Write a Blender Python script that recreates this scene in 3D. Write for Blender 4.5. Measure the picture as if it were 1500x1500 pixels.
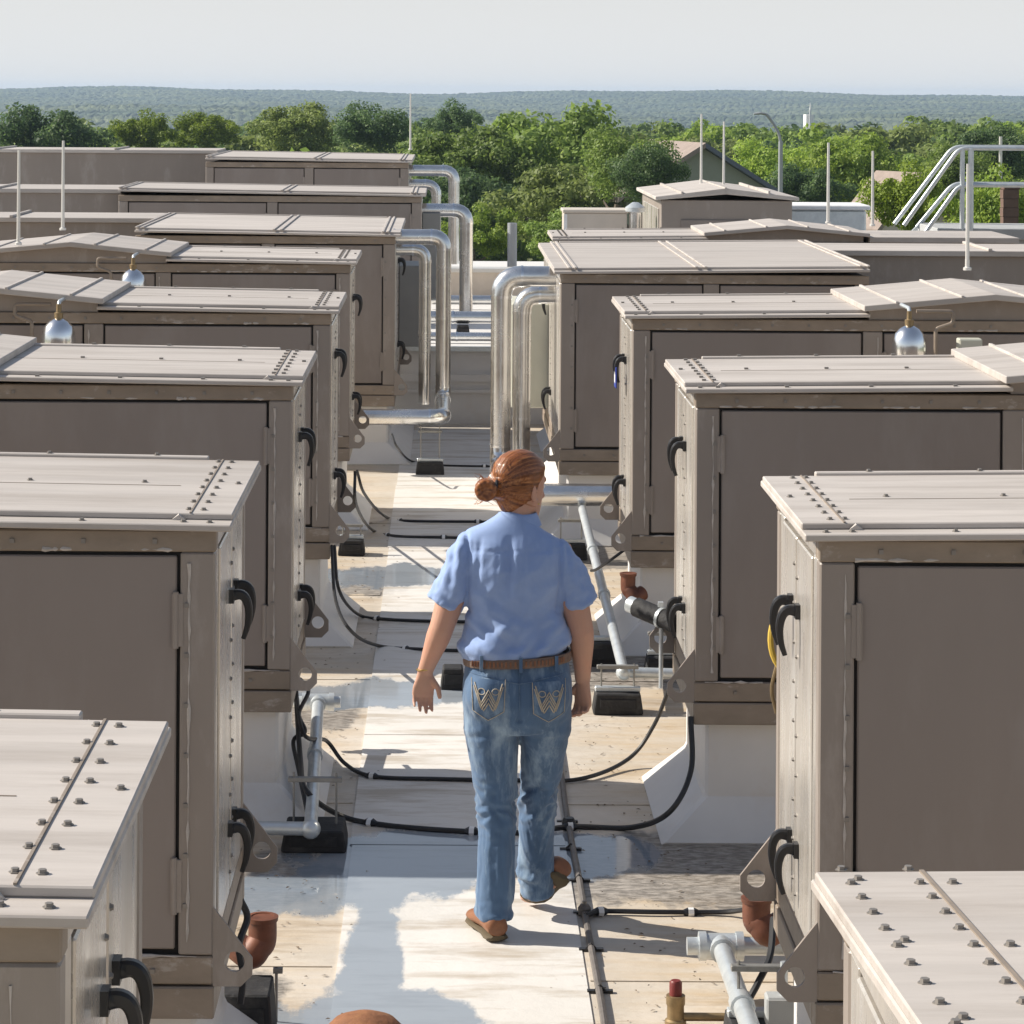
import bpy, bmesh, math, random
import numpy as np
from mathutils import Vector, Matrix, noise
from mathutils.bvhtree import BVHTree

random.seed(11)
S = bpy.context.scene
for o in list(bpy.data.objects):
    bpy.data.objects.remove(o)
COL = S.collection

# ------------------------------------------------------------------ camera, world, sun, exposure
F, PX, PY, H = 4000.0, 655.0, 140.0, 2.92          # focal length in photo pixels, vanishing point, eye height
ROLL = 0.006
cam = bpy.data.cameras.new('camera')
cam.sensor_width = 36; cam.sensor_fit = 'HORIZONTAL'
cam.lens = F / 1500 * 36
cam.shift_x = (750 - PX) / 1500
cam.shift_y = (PY - 750) / 1500
cam.clip_start = 0.1; cam.clip_end = 20000
co = bpy.data.objects.new('camera', cam); COL.objects.link(co)
co.location = (0, 0, H)
co.rotation_euler = (Matrix.Rotation(math.pi / 2, 3, 'X') @ Matrix.Rotation(ROLL, 3, 'Z')).to_euler()
S.camera = co

SUN_EL = math.radians(36)
SUN_DIR = Vector((-1.0, 0.24, 0)).normalized()      # horizontal direction towards the sun
sv = Vector((SUN_DIR.x * math.cos(SUN_EL), SUN_DIR.y * math.cos(SUN_EL), math.sin(SUN_EL)))
W = bpy.data.worlds.new('World'); S.world = W; W.use_nodes = True
nt = W.node_tree; nt.nodes.clear()
wo = nt.nodes.new('ShaderNodeOutputWorld'); bg = nt.nodes.new('ShaderNodeBackground')
sky = nt.nodes.new('ShaderNodeTexSky'); sky.sky_type = 'NISHITA'; sky.sun_disc = False
sky.sun_elevation = SUN_EL
sky.sun_rotation = math.atan2(SUN_DIR.x, SUN_DIR.y)
sky.altitude = 50; sky.air_density = 1.0; sky.dust_density = 1.2; sky.ozone_density = 1.0
veil = nt.nodes.new('ShaderNodeMixRGB'); veil.inputs[2].default_value = (7.75, 7.8, 7.75, 1)     # thin even veil of high haze, thicker along slanting sight lines
wg = nt.nodes.new('ShaderNodeNewGeometry'); wx = nt.nodes.new('ShaderNodeSeparateXYZ'); nt.links.new(wg.outputs['Incoming'], wx.inputs[0])
def wmath(op, a, c):
    q = nt.nodes.new('ShaderNodeMath'); q.operation = op
    for i, v in ((0, a), (1, c)):
        if isinstance(v, (int, float)): q.inputs[i].default_value = v
        else: nt.links.new(v, q.inputs[i])
    return q.outputs[0]
wz = wmath('MAXIMUM', wmath('ABSOLUTE', wx.outputs[2], 0), .012)
nt.links.new(wmath('SUBTRACT', 1.0, wmath('POWER', 2.718, wmath('DIVIDE', -.10, wz))), veil.inputs[0])
nt.links.new(sky.outputs[0], veil.inputs[1]); nt.links.new(veil.outputs[0], bg.inputs[0])
bg.inputs[1].default_value = 0.075
nt.links.new(bg.outputs[0], wo.inputs[0])
sl = bpy.data.lights.new('sun', 'SUN'); sl.energy = 5.0; sl.angle = math.radians(0.55); sl.color = (1.0, 0.93, 0.82)
so = bpy.data.objects.new('sun', sl); COL.objects.link(so)
so.rotation_euler = sv.to_track_quat('Z', 'Y').to_euler()
so.location = (-20, 10, 20)
vs = S.view_settings
S.display_settings.display_device = 'sRGB'
vs.view_transform = 'Standard'; vs.look = 'None'; vs.gamma = 1; vs.use_curve_mapping = False
vs.exposure = 0.46
S.cycles.max_bounces = 6; S.cycles.volume_bounces = 1; S.cycles.transparent_max_bounces = 6
S.cycles.use_denoising = True

# ------------------------------------------------------------------ projection helper: photo pixel -> place
def ab(px, py):
    u, v = px - PX, py - PY
    return u + ROLL * v, v - ROLL * u
def at(px, py, Y):
    a, b = ab(px, py); return Vector((a * Y / F, Y, H - b * Y / F))
def fl(px, py, z=0.0):
    a, b = ab(px, py); Y = (H - z) * F / b; return Vector((a * Y / F, Y, z))

# ------------------------------------------------------------------ materials
def mat(name, base, rough=0.6, metal=0.0, var=0.12, scale=6.0, stretch=(1, 1, 1), bump=0.0, bscale=60.0,
        tint=None, tscale=2.0, tamt=0.5, tlo=0.5, thi=0.7, objrand=0.0, spec=0.5, sheen=0.0, sss=0.0, rvar=0.0):
    m = bpy.data.materials.new(name); m.use_nodes = True
    n = m.node_tree.nodes; L = m.node_tree.links
    b = n['Principled BSDF']
    tc = n.new('ShaderNodeTexCoord'); mp = n.new('ShaderNodeMapping'); mp.inputs['Scale'].default_value = stretch
    of = n.new('ShaderNodeObjectInfo'); sc_ = n.new('ShaderNodeVectorMath'); sc_.operation = 'MULTIPLY_ADD'
    cb_ = n.new('ShaderNodeCombineXYZ'); [L.new(of.outputs['Random'], cb_.inputs[i_]) for i_ in range(3)]
    L.new(cb_.outputs[0], sc_.inputs[0]); sc_.inputs[1].default_value = (31, 57, 83); L.new(tc.outputs['Object'], sc_.inputs[2])
    L.new(sc_.outputs[0], mp.inputs[0])
    nz = n.new('ShaderNodeTexNoise'); nz.inputs['Scale'].default_value = scale; nz.inputs['Detail'].default_value = 6
    nz.inputs['Roughness'].default_value = 0.65
    L.new(mp.outputs[0], nz.inputs[0])
    hsv = n.new('ShaderNodeHueSaturation'); hsv.inputs['Color'].default_value = (*base, 1)
    mr = n.new('ShaderNodeMapRange'); mr.inputs[1].default_value = 0.25; mr.inputs[2].default_value = 0.75
    mr.inputs[3].default_value = 1 - var; mr.inputs[4].default_value = 1 + var
    L.new(nz.outputs[0], mr.inputs[0])
    val = mr.outputs[0]
    if objrand:
        oi = n.new('ShaderNodeObjectInfo'); r2 = n.new('ShaderNodeMapRange')
        r2.inputs[3].default_value = 1 - objrand; r2.inputs[4].default_value = 1 + objrand
        L.new(oi.outputs['Random'], r2.inputs[0])
        mu = n.new('ShaderNodeMath'); mu.operation = 'MULTIPLY'; L.new(val, mu.inputs[0]); L.new(r2.outputs[0], mu.inputs[1])
        val = mu.outputs[0]
    L.new(val, hsv.inputs['Value'])
    colr = hsv.outputs[0]
    if tint:
        n2 = n.new('ShaderNodeTexNoise'); n2.inputs['Scale'].default_value = tscale; n2.inputs['Detail'].default_value = 8
        n2.inputs['Roughness'].default_value = 0.7
        L.new(mp.outputs[0], n2.inputs[0])
        m2 = n.new('ShaderNodeMapRange'); m2.inputs[1].default_value = tlo; m2.inputs[2].default_value = thi
        m2.inputs[4].default_value = tamt; L.new(n2.outputs[0], m2.inputs[0])
        mx = n.new('ShaderNodeMixRGB'); mx.inputs[2].default_value = (*tint, 1)
        L.new(m2.outputs[0], mx.inputs[0]); L.new(colr, mx.inputs[1]); colr = mx.outputs[0]
    L.new(colr, b.inputs['Base Color'])
    b.inputs['Roughness'].default_value = rough; b.inputs['Metallic'].default_value = metal
    b.inputs['Specular IOR Level'].default_value = spec
    if rvar:
        m3 = n.new('ShaderNodeMapRange'); m3.inputs[1].default_value = 0.3; m3.inputs[2].default_value = 0.7
        m3.inputs[3].default_value = rough - rvar; m3.inputs[4].default_value = rough + rvar
        L.new(nz.outputs[0], m3.inputs[0]); L.new(m3.outputs[0], b.inputs['Roughness'])
    if sheen: b.inputs['Sheen Weight'].default_value = sheen
    if sss:
        b.inputs['Subsurface Weight'].default_value = sss; b.inputs['Subsurface Radius'].default_value = (0.01, 0.004, 0.002)
    if bump:
        n4 = n.new('ShaderNodeTexNoise'); n4.inputs['Scale'].default_value = bscale; n4.inputs['Detail'].default_value = 4
        L.new(mp.outputs[0], n4.inputs[0])
        bp = n.new('ShaderNodeBump'); bp.inputs['Strength'].default_value = bump; bp.inputs['Distance'].default_value = 0.01
        L.new(n4.outputs[0], bp.inputs['Height']); L.new(bp.outputs[0], b.inputs['Normal'])
    return m

MT = {}
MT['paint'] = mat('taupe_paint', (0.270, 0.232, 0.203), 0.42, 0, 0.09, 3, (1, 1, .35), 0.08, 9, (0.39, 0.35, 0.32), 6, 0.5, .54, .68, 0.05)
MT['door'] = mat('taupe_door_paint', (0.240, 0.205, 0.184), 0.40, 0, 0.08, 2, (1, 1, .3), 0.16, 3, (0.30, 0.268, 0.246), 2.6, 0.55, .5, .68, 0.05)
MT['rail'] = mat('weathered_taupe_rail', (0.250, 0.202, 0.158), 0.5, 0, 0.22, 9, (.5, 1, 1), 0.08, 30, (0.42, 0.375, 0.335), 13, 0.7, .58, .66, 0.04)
MT['end'] = mat('silvery_end_paint', (0.53, 0.49, 0.44), 0.27, 0.45, 0.12, 5, (1, 1, .25), 0.10, 8, (0.68, 0.66, 0.63), 6, 0.8, .5, .65, 0.04, rvar=.1)  # silvery ends; pale tone and streaks paint bright reflections into the colour
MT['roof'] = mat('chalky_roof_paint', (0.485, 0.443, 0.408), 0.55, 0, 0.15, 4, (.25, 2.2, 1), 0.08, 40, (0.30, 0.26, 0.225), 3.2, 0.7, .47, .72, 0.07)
MT['gap'] = mat('dark_gap', (0.02, 0.018, 0.017), 0.8)
MT['bolt'] = mat('steel_bolt', (0.24, 0.22, 0.2), 0.5, 0.4)
MT['black'] = mat('black_plastic', (0.014, 0.014, 0.016), 0.36, 0, 0.2)
MT['rubber'] = mat('black_rubber', (0.018, 0.018, 0.02), 0.75, 0, 0.3, 20, bump=.3, tint=(.09, .085, .08), tscale=9, tamt=.6)
MT['cable'] = mat('black_cable', (0.018, 0.018, 0.02), 0.5)
MT['conduit'] = mat('grey_cable', (0.16, 0.145, 0.135), 0.55, 0.2, .25, 25)
MT['galv'] = mat('galvanised_steel', (0.62, 0.66, 0.68), 0.38, 0.55, 0.12, 14, bump=.05, tint=(.45, .49, .52), tscale=12, tamt=.6)
MT['jacket'] = mat('aluminium_jacket', (0.78, 0.78, 0.77), 0.24, 0.95, 0.12, 6, bump=.13, bscale=5, tint=(.52, .5, .47), tscale=7, tamt=.35, rvar=.07)
MT['litter'] = mat('dry_leaf_litter', (0.13, 0.09, 0.055), 0.9, 0, .4, 30)
MT['sealant'] = mat('pale_sealant', (0.46, 0.42, 0.385), 0.6, 0, .25, 20)
MT['brace'] = mat('dull_zinc', (0.27, 0.265, 0.25), 0.5, 0.4, .2, 20)
MT['chrome'] = mat('bright_aluminium', (0.86, 0.87, 0.88), 0.2, 1.0, 0.05, 10)
MT['rust'] = mat('rusty_copper_brown', (0.17, 0.062, 0.034), 0.55, 0.15, 0.3, 12, tint=(.07, .025, .015), tscale=9, tamt=.8)
MT['rustcap'] = mat('orange_rust', (0.24, 0.10, 0.045), 0.75, 0, 0.35, 16, bump=.3, tint=(.36, .17, .07), tscale=10, tamt=.7)
MT['red'] = mat('dull_red_plastic', (0.16, 0.02, 0.018), 0.5, 0, .3)
MT['brass'] = mat('tarnished_brass', (0.30, 0.22, 0.12), 0.5, 0.6, .3, 20)
MT['membrane'] = mat('white_membrane', (0.70, 0.685, 0.665), 0.5, 0, 0.05, 4, bump=.12, bscale=10, tint=(.62, .54, .45), tscale=3, tamt=.45, tlo=.55, thi=.75)
MT['yellow'] = mat('yellow_hose', (0.62, 0.42, 0.06), 0.5)
MT['blue'] = mat('blue_tag', (0.03, 0.06, 0.36), 0.5)
MT['white'] = mat('white_print', (0.8, 0.8, 0.8), 0.5)
MT['greypanel'] = mat('grey_casing', (0.30, 0.30, 0.29), 0.5, 0, .06)
MT['palepanel'] = mat('pale_casing', (0.52, 0.52, 0.44), 0.5, 0, .06)
MT['cream'] = mat('cream_metal', (0.58, 0.52, 0.45), 0.5, 0, .07)
MT['stucco'] = mat('tan_stucco', (0.60, 0.53, 0.45), 0.8, 0, .1, bump=.2)
MT['concrete'] = mat('grey_concrete', (0.36, 0.37, 0.37), 0.8, 0, .15, 8, bump=.2)
MT['rodmetal'] = mat('pale_rod_metal', (0.72, 0.70, 0.66), 0.4, 0.5, .05)
MT['skin'] = mat('skin', (0.56, 0.32, 0.23), 0.5, 0, 0.06, 12, bump=.05, bscale=90, tint=(.60, .28, .20), tscale=9, tamt=.4, sss=.08)
MT['shirt'] = mat('blue_cotton', (0.265, 0.375, 0.64), 0.85, 0, 0.05, 20, bump=.06, bscale=260, sheen=.25, tint=(.33, .44, .68), tscale=7, tamt=.5)
MT['leather'] = mat('woven_tan_leather', (0.17, 0.115, 0.09), 0.55, 0, .3, 60, bump=.3)
MT['shoe'] = mat('brown_shoe_leather', (0.25, 0.105, 0.05), 0.5, 0, .25, 18, bump=.15)
MT['sole'] = mat('worn_shoe_sole', (0.11, 0.085, 0.05), 0.8, 0, .2)
MT['stitch'] = mat('cream_stitching', (0.46, 0.41, 0.33), 0.8, 0, .2, 80)
MT['gold'] = mat('gold_bracelet', (0.7, 0.5, 0.2), 0.3, 0.9)
MT['eye'] = mat('eye_white', (0.7, 0.7, 0.7), 0.2)
MT['bark'] = mat('tree_bark', (0.11, 0.085, 0.065), 0.9, 0, .3, 3, bump=.4, bscale=8)
MT['shingle'] = mat('rose_grey_shingle', (0.29, 0.235, 0.205), 0.9, 0, .2, 3)
MT['slate'] = mat('blue_grey_roofing', (0.13, 0.15, 0.19), 0.8, 0, .12, 3)
MT['siding'] = mat('sage_siding', (0.30, 0.32, 0.26), 0.8, 0, .06, 3)
MT['brick'] = mat('red_brown_brick', (0.14, 0.085, 0.065), 0.9, 0, .2, 6)
MT['lamp_post'] = mat('grey_post_metal', (0.36, 0.38, 0.40), 0.5, 0.3, .05)

def denim():
    m = mat('washed_denim', (0.070, 0.135, 0.245), 0.85, 0, 0.16, 14, (2, 2, .5), 0.08, 320, (0.30, 0.41, 0.53), 4.5, 0.95, .48, .68, sheen=.2)
    return m
MT['denim'] = denim()

def hair_mat():
    m = bpy.data.materials.new('auburn_hair'); m.use_nodes = True
    n = m.node_tree.nodes; L = m.node_tree.links; b = n['Principled BSDF']
    at_ = n.new('ShaderNodeAttribute'); at_.attribute_name = 'strand'
    cr = n.new('ShaderNodeValToRGB')
    cr.color_ramp.elements[0].color = (0.075, 0.02, 0.007, 1); cr.color_ramp.elements[1].color = (0.52, 0.225, 0.075, 1)
    e = cr.color_ramp.elements.new(.5); e.color = (0.25, 0.085, 0.026, 1)
    L.new(at_.outputs['Fac'], cr.inputs[0]); L.new(cr.outputs[0], b.inputs['Base Color'])
    b.inputs['Roughness'].default_value = 0.36
    return m
MT['hair'] = hair_mat()

def leaf_mat(name, c1, c2, c3):
    m = bpy.data.materials.new(name); m.use_nodes = True
    n = m.node_tree.nodes; L = m.node_tree.links; b = n['Principled BSDF']
    geo = n.new('ShaderNodeNewGeometry'); tc = n.new('ShaderNodeTexCoord')
    nz = n.new('ShaderNodeTexNoise'); nz.inputs['Scale'].default_value = 0.7; nz.inputs['Detail'].default_value = 5
    oi = n.new('ShaderNodeObjectInfo')
    L.new(tc.outputs['Object'], nz.inputs[0])
    ad = n.new('ShaderNodeMath'); ad.operation = 'ADD'
    s1 = n.new('ShaderNodeMath'); s1.operation = 'MULTIPLY'; s1.inputs[1].default_value = 0.5
    L.new(geo.outputs['Random Per Island'], s1.inputs[0]); L.new(s1.outputs[0], ad.inputs[0])
    s2 = n.new('ShaderNodeMapRange'); s2.inputs[1].default_value = .3; s2.inputs[2].default_value = .7; s2.inputs[4].default_value = .5
    L.new(nz.outputs[0], s2.inputs[0]); L.new(s2.outputs[0], ad.inputs[1])
    cr = n.new('ShaderNodeValToRGB')
    cr.color_ramp.elements[0].color = (*c1, 1); cr.color_ramp.elements[1].color = (*c3, 1)
    e = cr.color_ramp.elements.new(.5); e.color = (*c2, 1)
    L.new(ad.outputs[0], cr.inputs[0])
    hs = n.new('ShaderNodeHueSaturation'); mr = n.new('ShaderNodeMapRange')
    mr.inputs[3].default_value = .8; mr.inputs[4].default_value = 1.25
    L.new(oi.outputs['Random'], mr.inputs[0]); L.new(mr.outputs[0], hs.inputs['Value'])
    L.new(cr.outputs[0], hs.inputs['Color']); L.new(hs.outputs[0], b.inputs['Base Color'])
    b.inputs['Roughness'].default_value = 0.6
    tr = n.new('ShaderNodeBsdfTranslucent'); mx = n.new('ShaderNodeMixShader'); mx.inputs[0].default_value = 0.48
    L.new(hs.outputs[0], tr.inputs[0]); L.new(b.outputs[0], mx.inputs[1]); L.new(tr.outputs[0], mx.inputs[2])
    L.new(mx.outputs[0], n['Material Output'].inputs[0])
    return m
MT['leaf'] = leaf_mat('oak_leaf', (0.09, 0.144, 0.035), (0.194, 0.285, 0.058), (0.336, 0.424, 0.099))
MT['leafdark'] = leaf_mat('dark_oak_leaf', (0.049, 0.089, 0.04), (0.099, 0.166, 0.057), (0.188, 0.265, 0.092))
MT['leafyellow'] = leaf_mat('yellow_green_leaf', (.11, .16, .015), (.24, .33, .03), (.38, .47, .07))
MT['leafbright'] = leaf_mat('bright_green_leaf', (0.123, 0.216, 0.029), (0.257, 0.366, 0.051), (0.426, 0.518, 0.084))
MT['leafolive'] = leaf_mat('olive_leaf', (0.1, 0.14, 0.034), (0.222, 0.281, 0.072), (0.354, 0.422, 0.127))

def deck_mat(name, pad):
    """white roof membrane with rain streaks, tan dirt, grime and damp patches"""
    m = bpy.data.materials.new(name); m.use_nodes = True
    n = m.node_tree.nodes; L = m.node_tree.links; b = n['Principled BSDF']
    geo = n.new('ShaderNodeNewGeometry'); P = geo.outputs['Position']
    def noi(scale, st, det=7, ro=.65):
        mp = n.new('ShaderNodeMapping'); mp.inputs['Scale'].default_value = st; L.new(P, mp.inputs[0])
        z = n.new('ShaderNodeTexNoise'); z.inputs['Scale'].default_value = scale; z.inputs['Detail'].default_value = det
        z.inputs['Roughness'].default_value = ro; L.new(mp.outputs[0], z.inputs[0]); return z.outputs[0]
    def rng(x, a, c, lo=0., hi=1.):
        r = n.new('ShaderNodeMapRange'); r.inputs[1].default_value = a; r.inputs[2].default_value = c
        r.inputs[3].default_value = lo; r.inputs[4].default_value = hi; L.new(x, r.inputs[0]); return r.outputs[0]
    def mth(op, a, c):
        r = n.new('ShaderNodeMath'); r.operation = op
        for i, q in ((0, a), (1, c)):
            if isinstance(q, (int, float)): r.inputs[i].default_value = q
            else: L.new(q, r.inputs[i])
        return r.outputs[0]
    def mix(f, a, c):
        r = n.new('ShaderNodeMixRGB')
        if isinstance(f, float): r.inputs[0].default_value = f
        else: L.new(f, r.inputs[0])
        for i, q in ((1, a), (2, c)):
            if isinstance(q, tuple): r.inputs[i].default_value = (*q, 1)
            else: L.new(q, r.inputs[i])
        return r.outputs[0]
    sx = n.new('ShaderNodeSeparateXYZ'); L.new(P, sx.inputs[0])
    def spot(cx, cy, rx, ry):            # 1 inside a soft ellipse lying on the roof
        mp = n.new('ShaderNodeVectorMath'); mp.operation = 'SUBTRACT'; L.new(P, mp.inputs[0]); mp.inputs[1].default_value = (cx, cy, 0)
        m2 = n.new('ShaderNodeVectorMath'); m2.operation = 'MULTIPLY'; L.new(mp.outputs[0], m2.inputs[0]); m2.inputs[1].default_value = (1 / rx, 1 / ry, 0)
        ln = n.new('ShaderNodeVectorMath'); ln.operation = 'LENGTH'; L.new(m2.outputs[0], ln.inputs[0])
        w = mth('ADD', ln.outputs['Value'], mth('MULTIPLY', mth('SUBTRACT', noi(3.5, (1, .45, 1)), .5), 1.7))
        return rng(w, 1.0, .84)
    c = mix(rng(noi(1.6, (1, 1, 1)), .35, .7), (.74, .715, .685) if pad else (.65, .60, .54), (.64, .62, .585) if pad else (.47, .43, .37))
    side = rng(mth('ABSOLUTE', mth('SUBTRACT', sx.outputs[0], .06), 0), .25, .8)
    streak = mth('MULTIPLY', rng(noi(2.2, (.5, 2.6, 1), 9, .7), .44, .66), side)
    if not pad:
        c = mix(mth('MULTIPLY', side, .35), c, (.56, .45, .31))
        c = mix(mth('MULTIPLY', streak, .9), c, (.50, .37, .22))
        c = mix(mth('MULTIPLY', rng(noi(1.5, (.45, 2.2, 1), 9, .75), .53, .66), .75), c, (.30, .22, .14))
        fine = mth('MULTIPLY', rng(noi(26, (.6, 1, 1), 3), .5, .62), rng(noi(1.1, (1, 1, 1)), .42, .6))
        c = mix(mth('MULTIPLY', fine, .5), c, (.42, .35, .27))
    else:
        c = mix(mth('MULTIPLY', rng(noi(3, (.5, 2.2, 1), 8), .48, .64), .75), c, (.42, .355, .275))
    # grime washed down from the curbs
    gr = None
    for q in ((.95, 10.35, .75, .55), (-.75, 10.1, .42, .45), (-.7, 12.9, .4, .5), (.95, 13.9, .6, .5), (-.6, 16.4, .5, .5), (-.75, 8.9, .3, .25), (.9, 17.4, .6, .6)):
        s = spot(*q); gr = s if gr is None else mth('MAXIMUM', gr, s)
    gcol = mix(rng(noi(34, (.5, 1.2, 1), 4), .42, .62), (.10, .092, .085), (.36, .33, .3))
    c = mix(mth('MULTIPLY', gr, .82 if not pad else .25), c, gcol)
    # damp film / puddles, with blue sky reflection painted into their colour
    wt = None
    for q in ((-.18, 10.25, .42, .5), (.0, 10.55, .5, .3), (-.24, 9.15, .11, .75), (-.2, 8.62, .42, .30), (-.6, 9.95, .3, .3), (-.3, 13.3, .5, .35), (-.35, 16.6, .5, .4), (.55, 10.5, .3, .35)):
        s = spot(*q); wt = s if wt is None else mth('MAXIMUM', wt, s)
    c = mix(mth('MULTIPLY', wt, .8), c, (.22, .27, .33))
    L.new(c, b.inputs['Base Color'])
    L.new(rng(wt, 0, 1, .55, .05), b.inputs['Roughness'])
    b.inputs['Specular IOR Level'].default_value = .5
    bp = n.new('ShaderNodeBump'); bp.inputs['Distance'].default_value = .012
    L.new(noi(9, (1, 1, 1), 5), bp.inputs['Height']); L.new(rng(wt, 0, 1, .28, .02), bp.inputs['Strength'])
    L.new(bp.outputs[0], b.inputs['Normal'])
    return m
MT['deck'] = deck_mat('roof_membrane', False)
MT['pad'] = deck_mat('walkway_membrane', True)

# ------------------------------------------------------------------ mesh builder
class MB:
    def __init__(s): s.v = []; s.f = []
    def add(s, vs, fs):
        o = len(s.v); s.v += [tuple(q) for q in vs]; s.f += [tuple(i + o for i in f) for f in fs]; return s
    def box(s, x0, x1, y0, y1, z0, z1):
        if x0 > x1: x0, x1 = x1, x0
        if y0 > y1: y0, y1 = y1, y0
        if z0 > z1: z0, z1 = z1, z0
        v = [(x, y, z) for z in (z0, z1) for y in (y0, y1) for x in (x0, x1)]
        return s.add(v, [(0, 2, 3, 1), (4, 5, 7, 6), (0, 1, 5, 4), (2, 6, 7, 3), (0, 4, 6, 2), (1, 3, 7, 5)])
    def prism(s, poly, axis, a, b):
        """polygon in the two other axes extruded along axis"""
        def p3(p, t):
            return (t, p[0], p[1]) if axis == 'x' else (p[0], t, p[1]) if axis == 'y' else (p[0], p[1], t)
        n = len(poly); v = [p3(p, a) for p in poly] + [p3(p, b) for p in poly]
        f = [tuple(range(n))[::-1], tuple(range(n, 2 * n))] + [(i, (i + 1) % n, n + (i + 1) % n, n + i) for i in range(n)]
        return s.add(v, f)
    def loft(s, rings, caps=True):
        n = len(rings[0]); v = [p for r in rings for p in r]; f = []
        for k in range(len(rings) - 1):
            for i in range(n):
                j = (i + 1) % n; f.append((k * n + i, k * n + j, (k + 1) * n + j, (k + 1) * n + i))
        if caps: f += [tuple(range(n))[::-1], tuple(range((len(rings) - 1) * n, len(rings) * n))]
        return s.add(v, f)
    def limb(s, path, n=20, caps=True, ref=Vector((1, 0, 0)), pw=2.0):
        """path of (centre, r_side, r_depth): a tapering limb"""
        P = [Vector(p[0]) for p in path]; rings = []
        for k, (c, a, b) in enumerate(path):
            t = (P[min(k + 1, len(P) - 1)] - P[max(k - 1, 0)]).normalized()
            sd = (ref - t * ref.dot(t)).normalized(); dp = t.cross(sd)
            ring = []
            for i in range(n):
                q = 2 * math.pi * i / n; cx, sy = math.cos(q), math.sin(q)
                cx = math.copysign(abs(cx) ** (2 / pw), cx); sy = math.copysign(abs(sy) ** (2 / pw), sy)
                ring.append(P[k] + sd * (a * cx) + dp * (b * sy))
            rings.append(ring)
        return s.loft(rings, caps)
    def tube(s, pts, r, n=8, caps=True):
        P = [Vector(p) for p in pts]; rr = r if isinstance(r, (list, tuple)) else [r] * len(P)
        t0 = (P[1] - P[0]).normalized(); up = Vector((0, 0, 1)) if abs(t0.z) < .9 else Vector((1, 0, 0))
        sd = t0.cross(up).normalized(); rings = []
        for k in range(len(P)):
            t = (P[min(k + 1, len(P) - 1)] - P[max(k - 1, 0)]).normalized()
            sd = (sd - t * sd.dot(t)).normalized(); dp = t.cross(sd)
            rings.append([P[k] + (sd * math.cos(2 * math.pi * i / n) + dp * math.sin(2 * math.pi * i / n)) * rr[k] for i in range(n)])
        return s.loft(rings, caps)
    def ball(s, c, r, n=14, m=9):
        r = r if isinstance(r, (tuple, list)) else (r, r, r); rings = []
        for k in range(1, m):
            a = math.pi * k / m
            rings.append([(c[0] + r[0] * math.sin(a) * math.cos(2 * math.pi * i / n), c[1] + r[1] * math.sin(a) * math.sin(2 * math.pi * i / n), c[2] - r[2] * math.cos(a)) for i in range(n)])
        return s.loft(rings)
    def lathe(s, c, prof, n=20):
        return s.loft([[(c[0] + r * math.cos(2 * math.pi * i / n), c[1] + r * math.sin(2 * math.pi * i / n), c[2] + z) for i in range(n)] for r, z in prof])
    def mesh(s, name, smooth=False, bevel=0, angle=40, recalc=True):
        me = bpy.data.meshes.new(name); me.from_pydata(s.v, [], s.f); me.update()
        if recalc or bevel:
            bm = bmesh.new(); bm.from_mesh(me)
            bmesh.ops.recalc_face_normals(bm, faces=bm.faces)
            if bevel:
                es = [e for e in bm.edges if len(e.link_faces) == 2 and e.calc_face_angle(0) > .6]
                bmesh.ops.bevel(bm, geom=es, offset=bevel, segments=1, affect='EDGES', profile=.5, clamp_overlap=True)
            bm.to_mesh(me); bm.free()
        if smooth:
            me.shade_smooth()
            try: me.set_sharp_from_angle(angle=math.radians(angle))
            except Exception: pass
        return me
def link(name, me, material, parent=None, loc=None, rot=None):
    if material is not None and not me.materials: me.materials.append(material)
    o = bpy.data.objects.new(name, me); COL.objects.link(o)
    if parent is not None: o.parent = parent
    if loc is not None: o.location = loc
    if rot is not None: o.rotation_euler = rot
    return o
CACHE = {}
def part(name, build, material, parent, key=None, smooth=False, bevel=0, loc=None, angle=40):
    """build: a function filling an MB, or an MB; shared by key"""
    k = key and (name, key)
    if k and k in CACHE: me = CACHE[k]
    else:
        mb = build if isinstance(build, MB) else build(MB()) or None
        me = mb.mesh(name, smooth, bevel, angle)
        if k: CACHE[k] = me
    return link(name, me, material, parent, loc)
def tag(o, label, cat, group=None, kind=None):
    o['label'] = label; o['category'] = cat
    if group: o['group'] = group
    if kind: o['kind'] = kind
    return o
def thing(name, label, cat, loc=(0, 0, 0), group=None):
    o = bpy.data.objects.new(name, None); COL.objects.link(o); o.location = loc; o.empty_display_size = .1
    return tag(o, label, cat, group)
def structure(name, me, material, label=None, parent=None):
    o = link(name, me, material, parent); o['kind'] = 'structure'
    if label: o['label'] = label
    return o
def spline(pts, k=8):
    P = [Vector(p) for p in pts]; P = [P[0] * 2 - P[1]] + P + [P[-1] * 2 - P[-2]]; out = []
    for i in range(1, len(P) - 2):
        for j in range(k):
            t = j / k; a, b, c, d = P[i - 1], P[i], P[i + 1], P[i + 2]
            out.append(.5 * ((2 * b) + (c - a) * t + (2 * a - 5 * b + 4 * c - d) * t * t + (3 * b - 3 * c + d - a) * t ** 3))
    return out + [P[-2]]
def rounded(pts, r, k=6):
    """polyline with rounded corners"""
    P = [Vector(p) for p in pts]; out = [P[0]]
    for i in range(1, len(P) - 1):
        a = (P[i - 1] - P[i]).normalized(); c = (P[i + 1] - P[i]).normalized()
        for j in range(k + 1):
            t = j / k; p0 = P[i] + a * r; p1 = P[i] + c * r
            out.append(p0 * (1 - t) ** 2 + P[i] * 2 * t * (1 - t) + p1 * t * t)
    return out + [P[-1]]

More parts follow.
